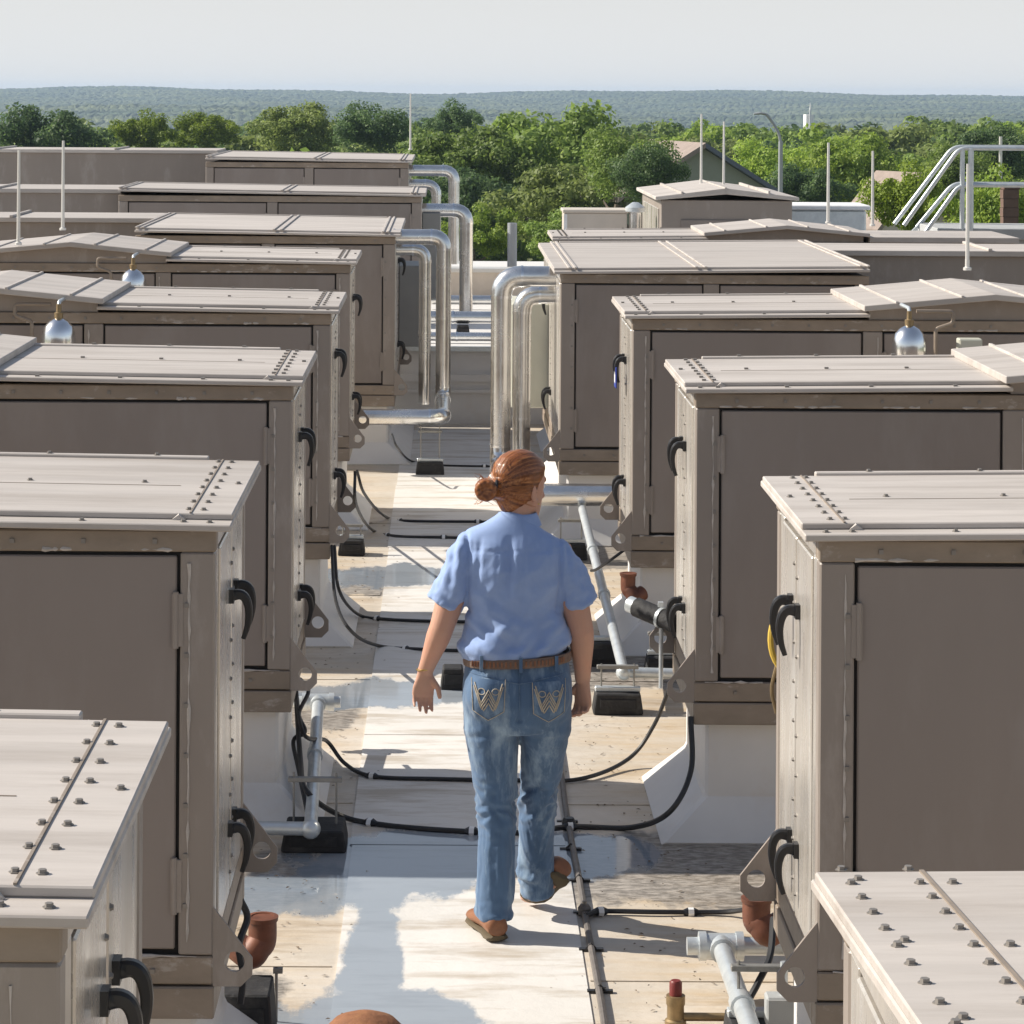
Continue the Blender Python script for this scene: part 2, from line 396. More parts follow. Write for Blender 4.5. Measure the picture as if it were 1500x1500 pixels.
# ------------------------------------------------------------------ the roof deck
STEP_Y, UP_Z, PAR_Y = 24.3, 0.68, 30.0
def deck(mb):
    return mb.box(-14, 14, -3, STEP_Y, -.4, 0)
roof_deck = structure('rooftop', deck(MB()).mesh('rooftop'), MT['deck'], 'white membrane roof with tan streaks and damp patches between the air units')
MEMB = MT['membrane']
# cleaner walkway sheets laid along the aisle, joints every few metres
ys = [-2.9, 6.2, 8.55, 10.62, 12.45, 14.9, 17.6, 20.4, 23.9]
for i in range(len(ys) - 1):
    part('walkway_sheet', MB().box(-.36 + random.uniform(-.01, .01), .478, ys[i] + .006, ys[i + 1] - .006, .001, .005), MT['pad'], roof_deck)
for y in (3.4, 5.3, 7.0, 9.1, 11.2, 13.6, 16.0, 18.6, 21.2):          # welded laps of the side sheets
    for x0, x1 in ((-3.2, -.372), (.49, 3.2)):
        part('lap_seam', MB().box(x0, x1, y + random.uniform(-.1, .1), y + .05, .0008, .0038), MT['deck'], roof_deck)
lit = MB(); lr = random.Random(8)
for k in range(900):                                       # grit and leaf bits washed against the curbs
    sd_ = lr.choice((-1, 1)); x = sd_ * (lr.gauss(.62, .17)) + (.12 if sd_ > 0 else 0); y = lr.uniform(7.5, 19); r_ = lr.uniform(.004, .013)
    a_ = lr.uniform(0, 6.28); z_ = .0045
    lit.add([(x + r_ * math.cos(a_), y + r_ * math.sin(a_), z_), (x - r_ * .4 * math.sin(a_), y + r_ * .4 * math.cos(a_), z_ + .003), (x - r_ * math.cos(a_), y - r_ * math.sin(a_), z_), (x + r_ * .4 * math.sin(a_), y - r_ * .4 * math.cos(a_), z_ + .001)], [(0, 1, 2, 3)])
lo_ = part('leaf_litter', lit, MT['litter'], roof_deck); lo_['kind'] = 'stuff'
# raised roof step across the far end of the aisle
stp = structure('upper_roof', MB().box(-14, 14, STEP_Y, 37, -.4, UP_Z).mesh('upper_roof'), MEMB, 'raised white roof level behind the far aisle step')
part('step_trim', MB().box(-14, 14, STEP_Y - .03, STEP_Y, UP_Z - .30, UP_Z - .24), MEMB, stp)
part('step_trim', MB().box(-14, 14, STEP_Y - .03, STEP_Y, UP_Z - .40, UP_Z - .375), MEMB, stp)
part('step_trim', MB().box(-14, 14, STEP_Y - .05, STEP_Y, UP_Z - .03, UP_Z + .012), MT['galv'], stp)
pw = thing('parapet_wall', 'low tan parapet wall with pale metal coping closing the far end of the aisle', 'parapet wall', (0, PAR_Y, UP_Z))
part('wall', MB().box(-.30, 12, 0, .25, 0, .30), MT['stucco'], pw)
part('coping', MB().box(-.33, 12, -.04, .29, .30, .345), MT['rodmetal'], pw, bevel=.006)

# ------------------------------------------------------------------ air handling units
ZB = .46
def handle_mesh():
    """curved black latch lever pointing outward (local +x out of the end face)"""
    mb = MB()
    pts = spline([(0, 0, 0), (.03, 0, .004), (.048, 0, -.012), (.056, 0, -.05), (.052, 0, -.095), (.040, 0, -.135)], 4)
    n = len(pts); rings = []
    for k, p in enumerate(pts):
        t = (pts[min(k + 1, n - 1)] - pts[max(k - 1, 0)]).normalized(); sd = Vector((0, 1, 0)); dp = t.cross(sd)
        q = k / (n - 1); w = .014 - .006 * q; h = .017 - .010 * q
        rings.append([p + sd * a * w + dp * b * h for a, b in ((-1, -.6), (-.6, -1), (.6, -1), (1, -.6), (1, .6), (.6, 1), (-.6, 1), (-1, .6))])
    mb.loft(rings)
    mb.box(-.004, .012, -.02, .02, -.022, .022)
    return mb
def bolt_mesh(r=.0064, h=.0065):
    mb = MB(); mb.lathe((0, 0, 0), [(r * 1.5, 0), (r * 1.5, .0015), (r, .0016), (r * .96, h)], 6); return mb.mesh('bolt')
BOLT = bolt_mesh(); BOLT.materials.append(MT['bolt'])
HANDLE = {}
for s in (1, -1):
    hm = handle_mesh(); hm.v = [(p[0] * -s, p[1], p[2]) for p in hm.v]
    HANDLE[s] = hm.mesh('handle', True); HANDLE[s].materials.append(MT['black'])

def make_unit(label, s, xr, yf, yb, zr=1.78, gable=True, near=False, big=False, end_len=1.30, xslope=.012, tilt=0.0, zb=ZB, curb_z=0.0,
              tail=None, group='taupe air units in two rows', bolts=2):
    """s=+1 right row, -1 left row; xr aisle edge of the lid; yf/yb front and back edges of the lid; zr top of lid ledge"""
    D = yb - yf; xb = .045                       # body set back from the lid edge
    root = thing('air_unit', label, 'air unit', (s * xr, yf, curb_z), group)
    key = (s, round(D, 3), zr, gable, big, end_len, zb, tilt, tail)
    B0, B1 = .045, D - .045                      # body front/back, local y
    zt = zr - .020                               # top of body
    LB = end_len + (1.30 if gable else 0) + (1.2 if gable else 0)   # whole length
    if tail: LB = end_len
    X = lambda a: s * a
    def P(name, fn, m, parent=root, **kw):
        return part(name, fn, m, parent, key=(key, name, kw.pop('k', 0)), **kw)
    # dark inner core just behind the frames
    P('core', lambda q: q.box(X(xb + .02), X(LB - .02), B0 + .02, B1 - .02, zb + .02, zt - .005), MT['gap'])
    # base rail: two stacked strips per side
    def base(q):
        q.box(X(xb), X(LB), B0, B0 + .07, zb + .09, zb + .165); q.box(X(xb - .004), X(LB), B0 - .006, B0 + .07, zb, zb + .085)
        q.box(X(xb), X(LB), B1 - .07, B1, zb + .09, zb + .165); q.box(X(xb - .004), X(LB), B1 - .07, B1 + .006, zb, zb + .085)
        q.box(X(xb + .002), X(xb + .07), B0 + .07, B1 - .07, zb + .09, zb + .165); q.box(X(xb - .004), X(xb + .07), B0 + .07, B1 - .07, zb, zb + .085)
        return q
    P('base_rail', base, MT['rail'], bevel=.004)
    # posts and top rails
    bays = [0, end_len] if not gable else [0, end_len, end_len + 1.30]
    if big:
        bays = [0, end_len * .5, end_len]
    for i, bx in enumerate(bays):
        a, c = (xb, xb + .092) if i == 0 else (bx - .05, bx + .05)
        if i and i == len(bays) - 1 and not gable: a, c = bx - .09, bx
        for y0, y1 in ((B0, B0 + .06), (B1 - .06, B1)):
            P('post', lambda q: q.box(X(a), X(c), y0, y1, zb + .168, zt - .060), MT['paint'], k=(i, y0), bevel=.005)
    for y0, y1 in ((B0 - .003, B0 + .06), (B1 - .06, B1 + .003)):
        P('top_rail', lambda q: q.box(X(xb - .003), X(LB), y0, y1, zt - .058, zt), MT['rail'], k=y0, bevel=.004)
    P('top_rail', lambda q: q.box(X(xb), X(xb + .06), B0 + .062, B1 - .062, zt - .058, zt), MT['end'], k='e', bevel=.004)
    # front doors: plate set in the frame with a dark joint round it
    dz0, dz1 = zb + .182, zt - .070
    spans = []
    for i in range(len(bays)):
        if big and i == len(bays) - 1: break
        a = xb + .092 if i == 0 else bays[i] + .05
        c = bays[i + 1] - .05 if i + 1 < len(bays) else LB
        if not gable and i + 1 == len(bays) - 1: c = bays[i + 1] - .09
        if c - a > .15: spans.append((a, c))
    for i, (a, c) in enumerate(spans):
        def dpl(q):
            q.box(X(a + .010), X(c - .010), B0 + .006, B0 + .03, dz0, dz1); return q
        d = P('door', dpl, MT['door'], k=('f', i), bevel=.004)
        for hz in (dz0 + .17, dz1 - .17):
            P('hinge', lambda q: q.tube([(X(a + .012), B0 + .001, hz - .075), (X(a + .012), B0 + .001, hz + .075)], .008, 8).box(X(a - .008), X(a + .022), B0 - .002, B0 + .008, hz - .07, hz + .07), MT['paint'], d, k=(i, hz))
        if i == 0 and not big:
            P('latch', lambda q: q.box(X(c - .10), X(c - .075), B0 - .012, B0 + .006, 1.26, 1.42).tube([(X(c - .088), B0 - .02, 1.43), (X(c - .088), B0 + .006, 1.43)], .022, 10), MT['black'], d, k='l', bevel=.003)
        P('door', lambda q: q.box(X(a + .010), X(c - .010), B1 - .03, B1 - .006, dz0, dz1), MT['door'], k=('b', i), bevel=.004)
    # smeared sealant beads along the frame joints
    g_ = random.Random(hash(str(key)) % 1000 if False else int(D * 100) + int(zr * 100) + (7 if s > 0 else 0))
    def bead(q):
        def line(p0, p1, k):
            pts_, rr = [], []
            for i in range(k + 1):
                t = i / k; pts_.append((p0[0] + (p1[0] - p0[0]) * t + g_.uniform(-.0015, .0015), B0 - .001, p0[1] + (p1[1] - p0[1]) * t + g_.uniform(-.0015, .0015)))
                rr.append(max(.0008, g_.gauss(.0028, .0022)))
            q.tube(pts_, rr, 6)
        for a, c in spans[:2]:
            line((X(a - .024), dz0 + .02), (X(a - .024), dz1 - .02), 34)
            x = a
            while x < c - .1:
                w = g_.uniform(.08, .35); line((X(x), zt - .052), (X(min(x + w, c)), zt - .052), 9); x += w + g_.uniform(.05, .3)
            x = a - .05
            while x < c - .1:
                w = g_.uniform(.06, .25); line((X(x), zb + .166), (X(min(x + w, c)), zb + .166), 8); x += w + g_.uniform(.05, .3)
        return q
    if not big:
        sb = P('sealant_bead', bead, MT['sealant'], smooth=True); sb['kind'] = 'stuff'
    # the end facing the aisle: corner posts, two door leaves, centre mullion
    for y0, y1, kk in ((B0, B0 + .14, 0), (B1 - .14, B1, 1)):
        P('corner_panel', lambda q: q.box(X(xb + .003), X(xb + .02), y0 + .062 * (kk == 0), y1 - .062 * (kk == 1), zb + .168, zt - .060), MT['end'], k=kk, bevel=.003)
    ym = (B0 + B1) / 2
    for y0, y1, kk in ((B0 + .15, ym - .012, 0), (ym + .012, B1 - .15, 1)):
        ed = P('end_door', lambda q: q.box(X(xb - .002), X(xb + .018), y0, y1, zb + .18, zt - .07), MT['end'], k=kk, bevel=.004)
        for hz in (zb + .38, zt - .26):
            hy = ym - .075 if kk == 0 else ym + .075
            link('handle', HANDLE[s], None, ed, (X(xb - .004), hy, hz)).scale = (.95, .9, .9)
    P('mullion', lambda q: q.box(X(xb + .004), X(xb + .019), ym - .01, ym + .01, zb + .18, zt - .07), MT['rail'])
    def screws(q):
        for k in range(9):
            z = zb + .26 + k * (zt - zb - .42) / 8
            for dy in (-.03, .03):
                q.add([(X(xb - v[0] - .002), ym + dy + v[1], z + v[2] + dy * .5) for v in ((0, .007, 0), (0, 0, .007), (0, -.007, 0), (0, 0, -.007), (.006, .004, 0), (.006, 0, .004), (.006, -.004, 0), (.006, 0, -.004))],
                      [(4, 5, 6, 7), (0, 1, 5, 4), (1, 2, 6, 5), (2, 3, 7, 6), (3, 0, 4, 7)])
        return q
    sc = P('screw', screws, MT['bolt'], k='e'); sc['kind'] = 'stuff'
    def rivets(q):
        k = 0; x = xb + .16
        while x < LB - .05:
            for z in (zt - .030, zb + .127): q.lathe((0, 0, 0), [(.006, 0), (.004, .004)], 6) if False else q.box(X(x - .006), X(x + .006), B0 - .008, B0 - .001, z - .006, z + .006)
            x += .19
        for k in range(7):
            z = zb + .3 + k * (zt - zb - .5) / 6
            q.box(X(xb + .068), X(xb + .08), B0 - .005, B0 + .002, z - .006, z + .006)
        return q
    rv = P('rivet', rivets, MT['bolt'], k='f'); rv['kind'] = 'stuff'
    # lifting lugs at the base corners, pointing into the aisle
    for y0, kk in ((B0 + .004, 0), (B1 - .016, 1)):
        def lug(q):
            z0 = zb + .085
            out = [(xb, z0), (xb - .075, z0), (xb - .105, z0 + .03), (xb - .105, z0 + .075), (xb, z0 + .21)]
            cx, cz, r = xb - .058, z0 + .066, .027
            AN = sorted([math.atan2(q_[1] - cz, q_[0] - cx) for q_ in out] + [k_ * math.pi / 9 - math.pi + .05 for k_ in range(18)]); n = len(AN)
            hole = [(cx + r * math.cos(t_), cz + r * math.sin(t_)) for t_ in AN]
            # outline resampled to the hole's angles so the plate is a clean ring
            ring = []
            for i in range(n):
                d = Vector((math.cos(AN[i]), math.sin(AN[i]))); best = None
                for j in range(len(out)):
                    p, r2 = Vector(out[j]), Vector(out[(j + 1) % len(out)]); e = r2 - p
                    den = d.x * e.y - d.y * e.x
                    if abs(den) < 1e-9: continue
                    w = p - Vector((cx, cz)); t = (w.x * e.y - w.y * e.x) / den; u = (w.x * d.y - w.y * d.x) / den
                    if t > 0 and -1e-6 <= u <= 1 + 1e-6 and (best is None or t < best): best = t
                ring.append((cx + d.x * best, cz + d.y * best))
            v = []
            for y in (y0, y0 + .012):
                v += [(X(p[0]), y, p[1]) for p in ring] + [(X(p[0]), y, p[1]) for p in hole]
            f = []
            for i in range(n):
                j = (i + 1) % n
                f += [(i, j, n + j, n + i), (2 * n + i, 3 * n + i, 3 * n + j, 2 * n + j), (i, 2 * n + i, 2 * n + j, j), (n + i, n + j, 3 * n + j, 3 * n + i)]
            q.add(v, f)
            return q
        P('lifting_lug', lug, MT['paint'], k=kk)
    # lid
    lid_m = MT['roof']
    def lid_z(x): return xslope * max(0, x)
    def slab(q, x0, x1, y0, y1, z0, z1, t=None):
        t = tilt if t is None else t
        v = []
        for zz in (z0, z1):
            for y in (y0, y1):
                for x in (x0, x1): v.append((X(x), y, zz + lid_z(x) + (D - y) * t))
        return q.add(v, [(0, 2, 3, 1), (4, 5, 7, 6), (0, 1, 5, 4), (2, 6, 7, 3), (0, 4, 6, 2), (1, 3, 7, 5)])
    e1 = end_len if not gable else end_len - .02
    fl_w = .085
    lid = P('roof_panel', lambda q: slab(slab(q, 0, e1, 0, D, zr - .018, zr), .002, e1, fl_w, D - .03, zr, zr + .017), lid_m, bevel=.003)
    # panel lying on the ledge; notch gusset at the joint, upstand lip along the back
    if not tilt: P('roof_lip', lambda q: slab(q, .16, e1, D - .03, D + .004, zr + .001, zr + .026), lid_m, lid, bevel=.003)
    def gus(q):
        for y, z in ((fl_w, zr), (D - .03, zr)):
            q.add([(X(.125), y - .012, z + .001 + lid_z(.1) + (D - y) * tilt), (X(.165), y - .012, z + .001 + lid_z(.1) + (D - y) * tilt), (X(.145), y - .0, z + .018 + lid_z(.1) + (D - y) * tilt), (X(.145), y - .012, z + .015 + lid_z(.1) + (D - y) * tilt)],
                  [(0, 1, 3), (1, 2, 3), (2, 0, 3), (0, 2, 1)])
        return q
    P('seam_gusset', gus, lid_m, lid)
    if big:
        for bx in (.10, .14, end_len * .45, end_len * .45 + .06, end_len - .06, end_len - .012):
            P('roof_batten', lambda q: slab(q, bx - .010, bx + .010, -.002, D + .002, zr + .0172, zr + .027), lid_m, lid, k=bx, bevel=.003)
    else:
        P('roof_seam', lambda q: slab(q, .165 if tilt else .113, .172 if tilt else .118, fl_w + .002, D - .032, zr + .0172, zr + .0200), MT['rail'], lid)
    if not big: P('panel_seam', lambda q: slab(q, .19, e1 - .01, D * .5, D * .5 + .004, zr + .0171, zr + .0182), MT['rail'], lid)
    pts = []
    if tilt:
        for k in range(13):
            y = .10 + k * (D - .12) / 12
            pts += [(.045, y, zr + .017), (.150, y, zr + .017)]
            if k % 4 == 3: pts += [(.20, y, zr + .017), (.06, y + .03, zr + .017)]
        for x in (.5, .8, 1.1, 1.4, 1.7): pts += [(x, D * .5, zr + .017)]
    elif not big:
        ny = 8
        for k in range(ny):
            y = fl_w + .06 + k * (D - fl_w - .14) / (ny - 1)
            pts += [(.085, y, zr + .017), (.125, y + .004, zr + .017)]
        pts += [(.03, D * .55, zr + .017), (.06, .04, zr), (.13, .045, zr)]
        x = .30
        while x < e1: pts += [(x, D * .55, zr + .017), (x + .1, .04, zr), (x + .02, D - .01, zr + .026)]; x += .33
    if near:
        for x, y, z in pts:
            link('bolt', BOLT, None, lid, (X(x), y, z + lid_z(x) + (D - y) * tilt + .0004))
    elif pts:
        def bb(q):
            for x, y, z in pts:
                q.box(X(x - .008), X(x + .008), y - .008, y + .008, z + lid_z(x) + (D - y) * tilt, z + lid_z(x) + (D - y) * tilt + .007)
            return q
        b = P('bolt', bb, MT['bolt'], lid, k='j'); b['kind'] = 'stuff'
    # gabled middle section sitting a little higher, ridge across the unit
    if gable:
        g0, g1 = end_len - .06, end_len + 1.30; gm = (g0 + g1) / 2; zg = zr + lid_z(end_len) + .016
        def gab(q):
            q.prism([(X(g0), zg), (X(gm), zg + .062), (X(g1), zg), (X(g1), zg + .03), (X(gm), zg + .094), (X(g0), zg + .03)], 'y', -.05, D + .05); return q
        gp = P('gable_panel', gab, lid_m, bevel=.003)
        for k in range(4):
            t = (k + .5) / 4
            x0 = g0 + (g1 - g0) * t; z0 = zg + .030 + .064 * (1 - abs(2 * t - 1))
            P('roof_batten', lambda q: q.box(X(x0 - .008), X(x0 + .008), -.052, D + .052, z0 - .006, z0 + .009), lid_m, gp, k=('g', k), bevel=.002)
        P('gable_fascia', lambda q: q.prism([(X(g0 + .04), zt + .002), (X(g1 - .04), zt + .002), (X(g1 - .04), zg + .004), (X(gm), zg + .058), (X(g0 + .04), zg + .004)], 'y', B0 + .01, B1 - .01), MT['paint'])
        t0, t1 = g1 + .004, LB + .03
        P('roof_panel', lambda q: q.box(X(t0), X(t1), 0, D, zr - .016, zr + .03), lid_m, k='t', bevel=.003)
    if tail:                                        # narrower section behind, going on along the row
        ty0, ty1, tl, tz = tail
        P('tail_body', lambda q: q.box(X(LB + .002), X(LB + tl), ty0 + .05, ty1 - .05, zb, tz - .034), MT['paint'])
        P('roof_panel', lambda q: q.box(X(LB + .002), X(LB + tl), ty0, ty1, tz - .03, tz + .01), lid_m, k='tail', bevel=.003)
        for bx in (1.2, 2.6, 4.0):
            if bx < tl: P('roof_batten', lambda q: q.box(X(LB + bx), X(LB + bx + .03), ty0 - .003, ty1 + .003, tz + .0105, tz + .03), lid_m, k=('tl', bx), bevel=.003)
    # white membrane curb below, flared at the foot (belongs to the roof)
    cx0, cx1, cy0, cy1 = xb + .05, LB - .05, B0 + .05, B1 - .05
    def curb(q):
        fl_ = .19; fh = .17
        r0 = [(cx0 - fl_, cy0 - .10), (cx1 + .1, cy0 - .10), (cx1 + .1, cy1 + .10), (cx0 - fl_, cy1 + .10)]
        r1 = [(cx0, cy0), (cx1, cy0), (cx1, cy1), (cx0, cy1)]
        v = [(X(a), b, -.002) for a, b in r0] + [(X(a), b, fh) for a, b in r1] + [(X(a), b, zb + .001) for a, b in r1]
        f = [(0, 1, 5, 4), (1, 2, 6, 5), (2, 3, 7, 6), (3, 0, 4, 7), (4, 5, 9, 8), (5, 6, 10, 9), (6, 7, 11, 10), (7, 4, 8, 11), (8, 9, 10, 11), (3, 2, 1, 0)]
        return q.add(v, f)
    part('curb', curb, MT['membrane'], roof_deck, key=(key, 'curb'), loc=(s * xr, yf, curb_z), bevel=.012)
    return root

# left row (nearest first)
make_unit('nearest left air unit, cropped by the lower left corner, its bolted lid seen from above', -1, .49, 3.78, 4.92, near=True, gable=True, end_len=1.3)
make_unit('second left air unit, large plain door fully seen, handles right above the nearest left lid', -1, .565, 7.22, 8.40, near=True)
make_unit('third left air unit, with the galvanised tee pipe beside its white curb', -1, .565, 10.83, 12.01)
make_unit('fourth left air unit, silver dome fitting on its shaded front wall', -1, .565, 14.42, 15.60)
make_unit('fifth left air unit, low gabled lid directly before the deep left unit with pipes', -1, .60, 18.3, 19.48, zr=1.80)
# right row
make_unit('nearest right air unit, sloping bolted lid filling the lower right corner', 1, .58, 2.9, 4.30, zr=1.69, near=True, tilt=.088, gable=False, end_len=2.4)
make_unit('second right air unit with large plain door, yellow hose hung behind its end', 1, .94, 7.12, 8.13, near=True)
make_unit('third right air unit with the black insulated pipe stub at its aisle end', 1, .938, 10.66, 11.72)
make_unit('fourth right air unit carrying the small blue tag on its aisle end', 1, .932, 14.22, 15.38)
r5 = make_unit('deep right air unit with two tall silver pipes at its end', 1, .70, 17.7, 20.85, zr=1.785, big=True, gable=False, end_len=2.05, tail=(2.2, 3.2, 7, 1.80))
make_unit('right air unit with low gable, just behind the deep piped right unit', 1, .87, 22.4, 23.55, zr=1.75)
l6 = make_unit('deep left air unit with two silver pipes bending down to a floor header', -1, .36, 21.55, 24.15, zr=1.82, big=True, gable=False, end_len=2.1, tail=(1.5, 2.55, 7, 1.86))
l7 = make_unit('long low left air unit seventh from the camera, one bright pipe elbow over its end', -1, .20, 26.6, 28.2, zr=1.95, big=True, gable=False, end_len=3.0, zb=.3, curb_z=0, tail=(.25, 1.55, 7, 1.97))
l8 = make_unit('farthest left air unit under the thin mast, topmost of the left row', -1, .39, 31.0, 33.9, zr=2.17, big=True, gable=False, end_len=2.35, zb=.3, tail=(1.6, 2.9, 8, 2.24))
# side casings behind the pipes
part('coil_casing', MB().box(.0 + .0, .20, 1.7, 2.4, .78, 1.47), MT['greypanel'], l6, loc=(.0 - .04, 0, 0), bevel=.006)
part('coil_casing', MB().box(-.27, .0, 2.0, 2.8, .67, 1.42), MT['palepanel'], r5, loc=(.045, 0, 0), bevel=.006)
part('coil_casing', MB().box(-.04, .14, .6, 1.3, .9, 1.75), MT['greypanel'], l7, bevel=.006)
# far small gabled housing on the right, with a cream cabinet beside it
hx = thing('air_housing', 'small free standing gabled housing farthest right, two rods on its roof', 'air unit', (2.02, 26.4, UP_Z), 'taupe air units in two rows')
part('body', MB().box(.06, 1.33, .06, 2.6, .1, 1.24), MT['paint'], hx, bevel=.006)
part('front_panel', MB().box(.25, 1.15, .045, .06, .45, 1.05), MT['door'], hx, bevel=.004)
part('end_panel', MB().box(.045, .06, .3, 2.3, .2, 1.15), MT['end'], hx, bevel=.004)
part('gable_panel', MB().prism([(0, 1.241), (.68, 1.301), (1.39, 1.241), (1.39, 1.275), (.68, 1.36), (0, 1.275)], 'y', 0, 2.66), MT['roof'], hx, bevel=.004)
part('base_rail', MB().box(.04, 1.35, .04, 2.62, 0, .098), MT['rail'], hx, bevel=.004)
for k in range(3): part('roof_batten', MB().box(.25 + k * .42, .27 + k * .42, -.003, 2.663, 1.30, (1.325, 1.368, 1.335)[k]), MT['roof'], hx)
cb = thing('cabinet', 'plain cream metal cabinet left of the small gabled housing', 'cabinet', (1.16, 26.9, UP_Z))
part('cabinet_body', MB().box(0, .62, 0, .5, .05, 1.09), MT['cream'], cb, bevel=.006)
part('plinth', MB().box(.03, .59, .03, .47, 0, .048), MT['rail'], cb)
part('lid', MB().box(-.015, .635, -.015, .515, 1.092, 1.125), MT['cream'], cb, bevel=.006)
part('edge_trim', MB().box(-.004, .03, -.008, -.001, .06, 1.08), MT['white'], cb)
fb = thing('exhaust_flue', 'short bright silver flue between the cream cabinet and the gabled housing', 'flue', (1.86, 26.9, UP_Z))
part('flue_pipe', MB().tube([(0, 0, 0), (0, 0, 1.1)], .06, 16), MT['jacket'], fb, smooth=True)
part('flue_cap', MB().lathe((0, 0, 1.1), [(.06, 0), (.10, .01), (.10, .05), (.03, .10)], 16), MT['galv'], fb, smooth=True)

# ------------------------------------------------------------------ insulated pipes at the deep units
def pipe(label, pts, r, bend, bands=True, group='silver jacketed pipes'):
    P = [Vector(p) for p in pts]
    o = thing('insulated_pipe', label, 'pipe', P[0], group); P = [p - P[0] for p in P]
    for i in range(len(P) - 1):                       # straight jacket pieces
        a, b = P[i], P[i + 1]; d = (b - a).normalized()
        a2 = a + d * (bend if i else 0); b2 = b - d * (bend if i < len(P) - 2 else 0)
        part('jacket', MB().tube([a2, b2], r, 18), MT['jacket'], o, smooth=True)
        ln = (b2 - a2).length; k = max(1, int(ln / .55))
        for j in range(k + 1):
            c = a2 + (b2 - a2) * (j / k)
            part('band', MB().tube([c - d * .008, c + d * .008], r + .004, 18), MT['chrome'], o, smooth=True)
    for i in range(1, len(P) - 1):
        a = (P[i - 1] - P[i]).normalized(); c = (P[i + 1] - P[i]).normalized(); arc = []
        for j in range(7):
            t = j / 6; arc.append((P[i] + a * bend) * (1 - t) ** 2 + P[i] * 2 * t * (1 - t) + (P[i] + c * bend) * t * t)
        part('elbow', MB().tube(arc, r + .002, 18), MT['jacket'], o, smooth=True, angle=60)
    return o
def pz(py, Y): return H - (py - PY) * Y / F
YL = 21.05
pipe('outer silver pipe of the deep left unit, elbowing down into the horizontal floor header', [(-.42, YL + 1.0, pz(357, YL)), (-.02, YL + 1.0, pz(357, YL)), (-.02, YL + 1.0, .47), (-.02, YL, .44), (-.75, YL, .44)], .062, .1)
pipe('inner thinner silver pipe of the deep left unit', [(-.42, YL + 1.15, pz(378, YL)), (-.17, YL + 1.15, pz(378, YL)), (-.17, YL + 1.15, .42)], .05, .1)
YR = 17.2
pipe('tall outer silver pipe of the deep right unit', [(.80, YR + 1.3, pz(404, YR + 1.3)), (.375, YR + 1.3, pz(404, YR + 1.3)), (.375, YR + 1.3, .41), (.375, YR, .41), (1.3, YR, .41)], .070, .14)
pipe('inner silver pipe standing between the tallest right pipe and a pale casing', [(.80, YR + 1.45, pz(432, YR + 1.4)), (.52, YR + 1.45, pz(432, YR + 1.4)), (.52, YR + 1.45, .0)], .062, .12)
pipe('silver pipe over the end of the long low left unit', [(-.30, 27.3, pz(308, 27.3)), (.20, 27.3, pz(308, 27.3)), (.20, 27.3, UP_Z + .02)], .068, .13)
pipe('upper silver pipe of the farthest left unit against the trees', [(-.44, 31.6, pz(250, 31.6)), (.085, 31.6, pz(250, 31.6)), (.085, 31.6, UP_Z + .3)], .066, .13)
pipe('lower silver pipe of the farthest left unit, tucked beneath the upper one', [(-.44, 31.9, pz(270, 31.9)), (-.12, 31.9, pz(270, 31.9)), (-.12, 31.9, UP_Z + .3)], .058, .13)
pipe('horizontal silver pipe crossing the aisle before the parapet', [(-.5, 25.5, UP_Z + .17), (1.2, 25.5, UP_Z + .17)], .058, .1)
pipe('lower thin silver pipe lying along the edge of the roof step', [(-.45, 24.7, UP_Z + .06), (1.2, 24.7, UP_Z + .06)], .04, .1)
pipe('third silver pipe farther back, close before the parapet wall', [(-.2, 28.6, UP_Z + .10), (1.2, 28.6, UP_Z + .10)], .05, .1)

# ------------------------------------------------------------------ black rubber block supports
def block(label, p, w=.30, d=.12, h=.11, strut=True, rods=.14, group='black rubber pipe supports'):
    o = thing('pipe_support', label, 'pipe support', p, group)
    mb = MB()
    mb.prism([(-w / 2, 0), (w / 2, 0), (w / 2, .02), (w / 2 - .012, h), (-w / 2 + .012, h), (-w / 2, .02)], 'y', -d / 2, d / 2)
    part('rubber_block', mb, MT['rubber'], o, bevel=.006)
    part('recess_rib', MB().box(-w * .36, w * .36, -d / 2 - .006, -d / 2 - .0005, h * .3, h * .75), MT['rubber'], o, bevel=.002)
    if strut:
        part('strut', MB().box(-w / 2 + .01, w / 2 - .01, -.02, .02, h + .001, h + .024), MT['galv'], o, bevel=.003)
    if rods:
        for x in (-w * .33, w * .33): part('threaded_rod', MB().tube([(x, 0, h), (x, 0, h + rods)], .005, 6), MT['brace'], o)
        part('crossbar', MB().box(-w * .42, w * .42, -.014, .014, h + rods * .82, h + rods * .82 + .018), MT['brace'], o, bevel=.002)
    return o
block('black rubber block under the horizontal silver header, left of the aisle far end', (-.115, YL, 0), .22, .14, .10, True, .27)
block('black rubber block beside the third left unit, galvanised pipe elbow landing on it', (-.497, 10.62, 0), .25, .22, .085, False, .20)
block('black rubber block at the foot of the fourth left unit', fl(515, 812) + Vector((0, 0, 0)), .17, .14, .10, True, .09)
block('black rubber block cropped at the bottom edge left of the aisle', (-.615, 8.45, 0), .20, .20, .165, False, 0)
block('black rubber block with rods right behind the walker near the third right unit', (.825, 12.95, 0), .235, .13, .10, True, .13)
block('second black rubber block behind the sloping galvanised pipe', (.80, 14.05, 0), .19, .14, .12, True, 0)
block('black rubber block against the white curb of the third right unit', fl(968, 985), .16, .14, .09, True, .12)
block('small black rubber block left of the walking person', (.045, 13.45, 0), .12, .12, .11, False, 0)
block('black rubber block under the pale pipe at the far left of the step', fl(678, 492, UP_Z), .13, .12, .10, False, 0)
block('black rubber block cluttered with rods, lower right by the nearest right unit', (.99, 8.32, 0), .26, .16, .12, True, .17)
block('black rubber block right of the head, beneath the silver pipe', (.80, 17.25, 0), .2, .14, .10, True, .16)

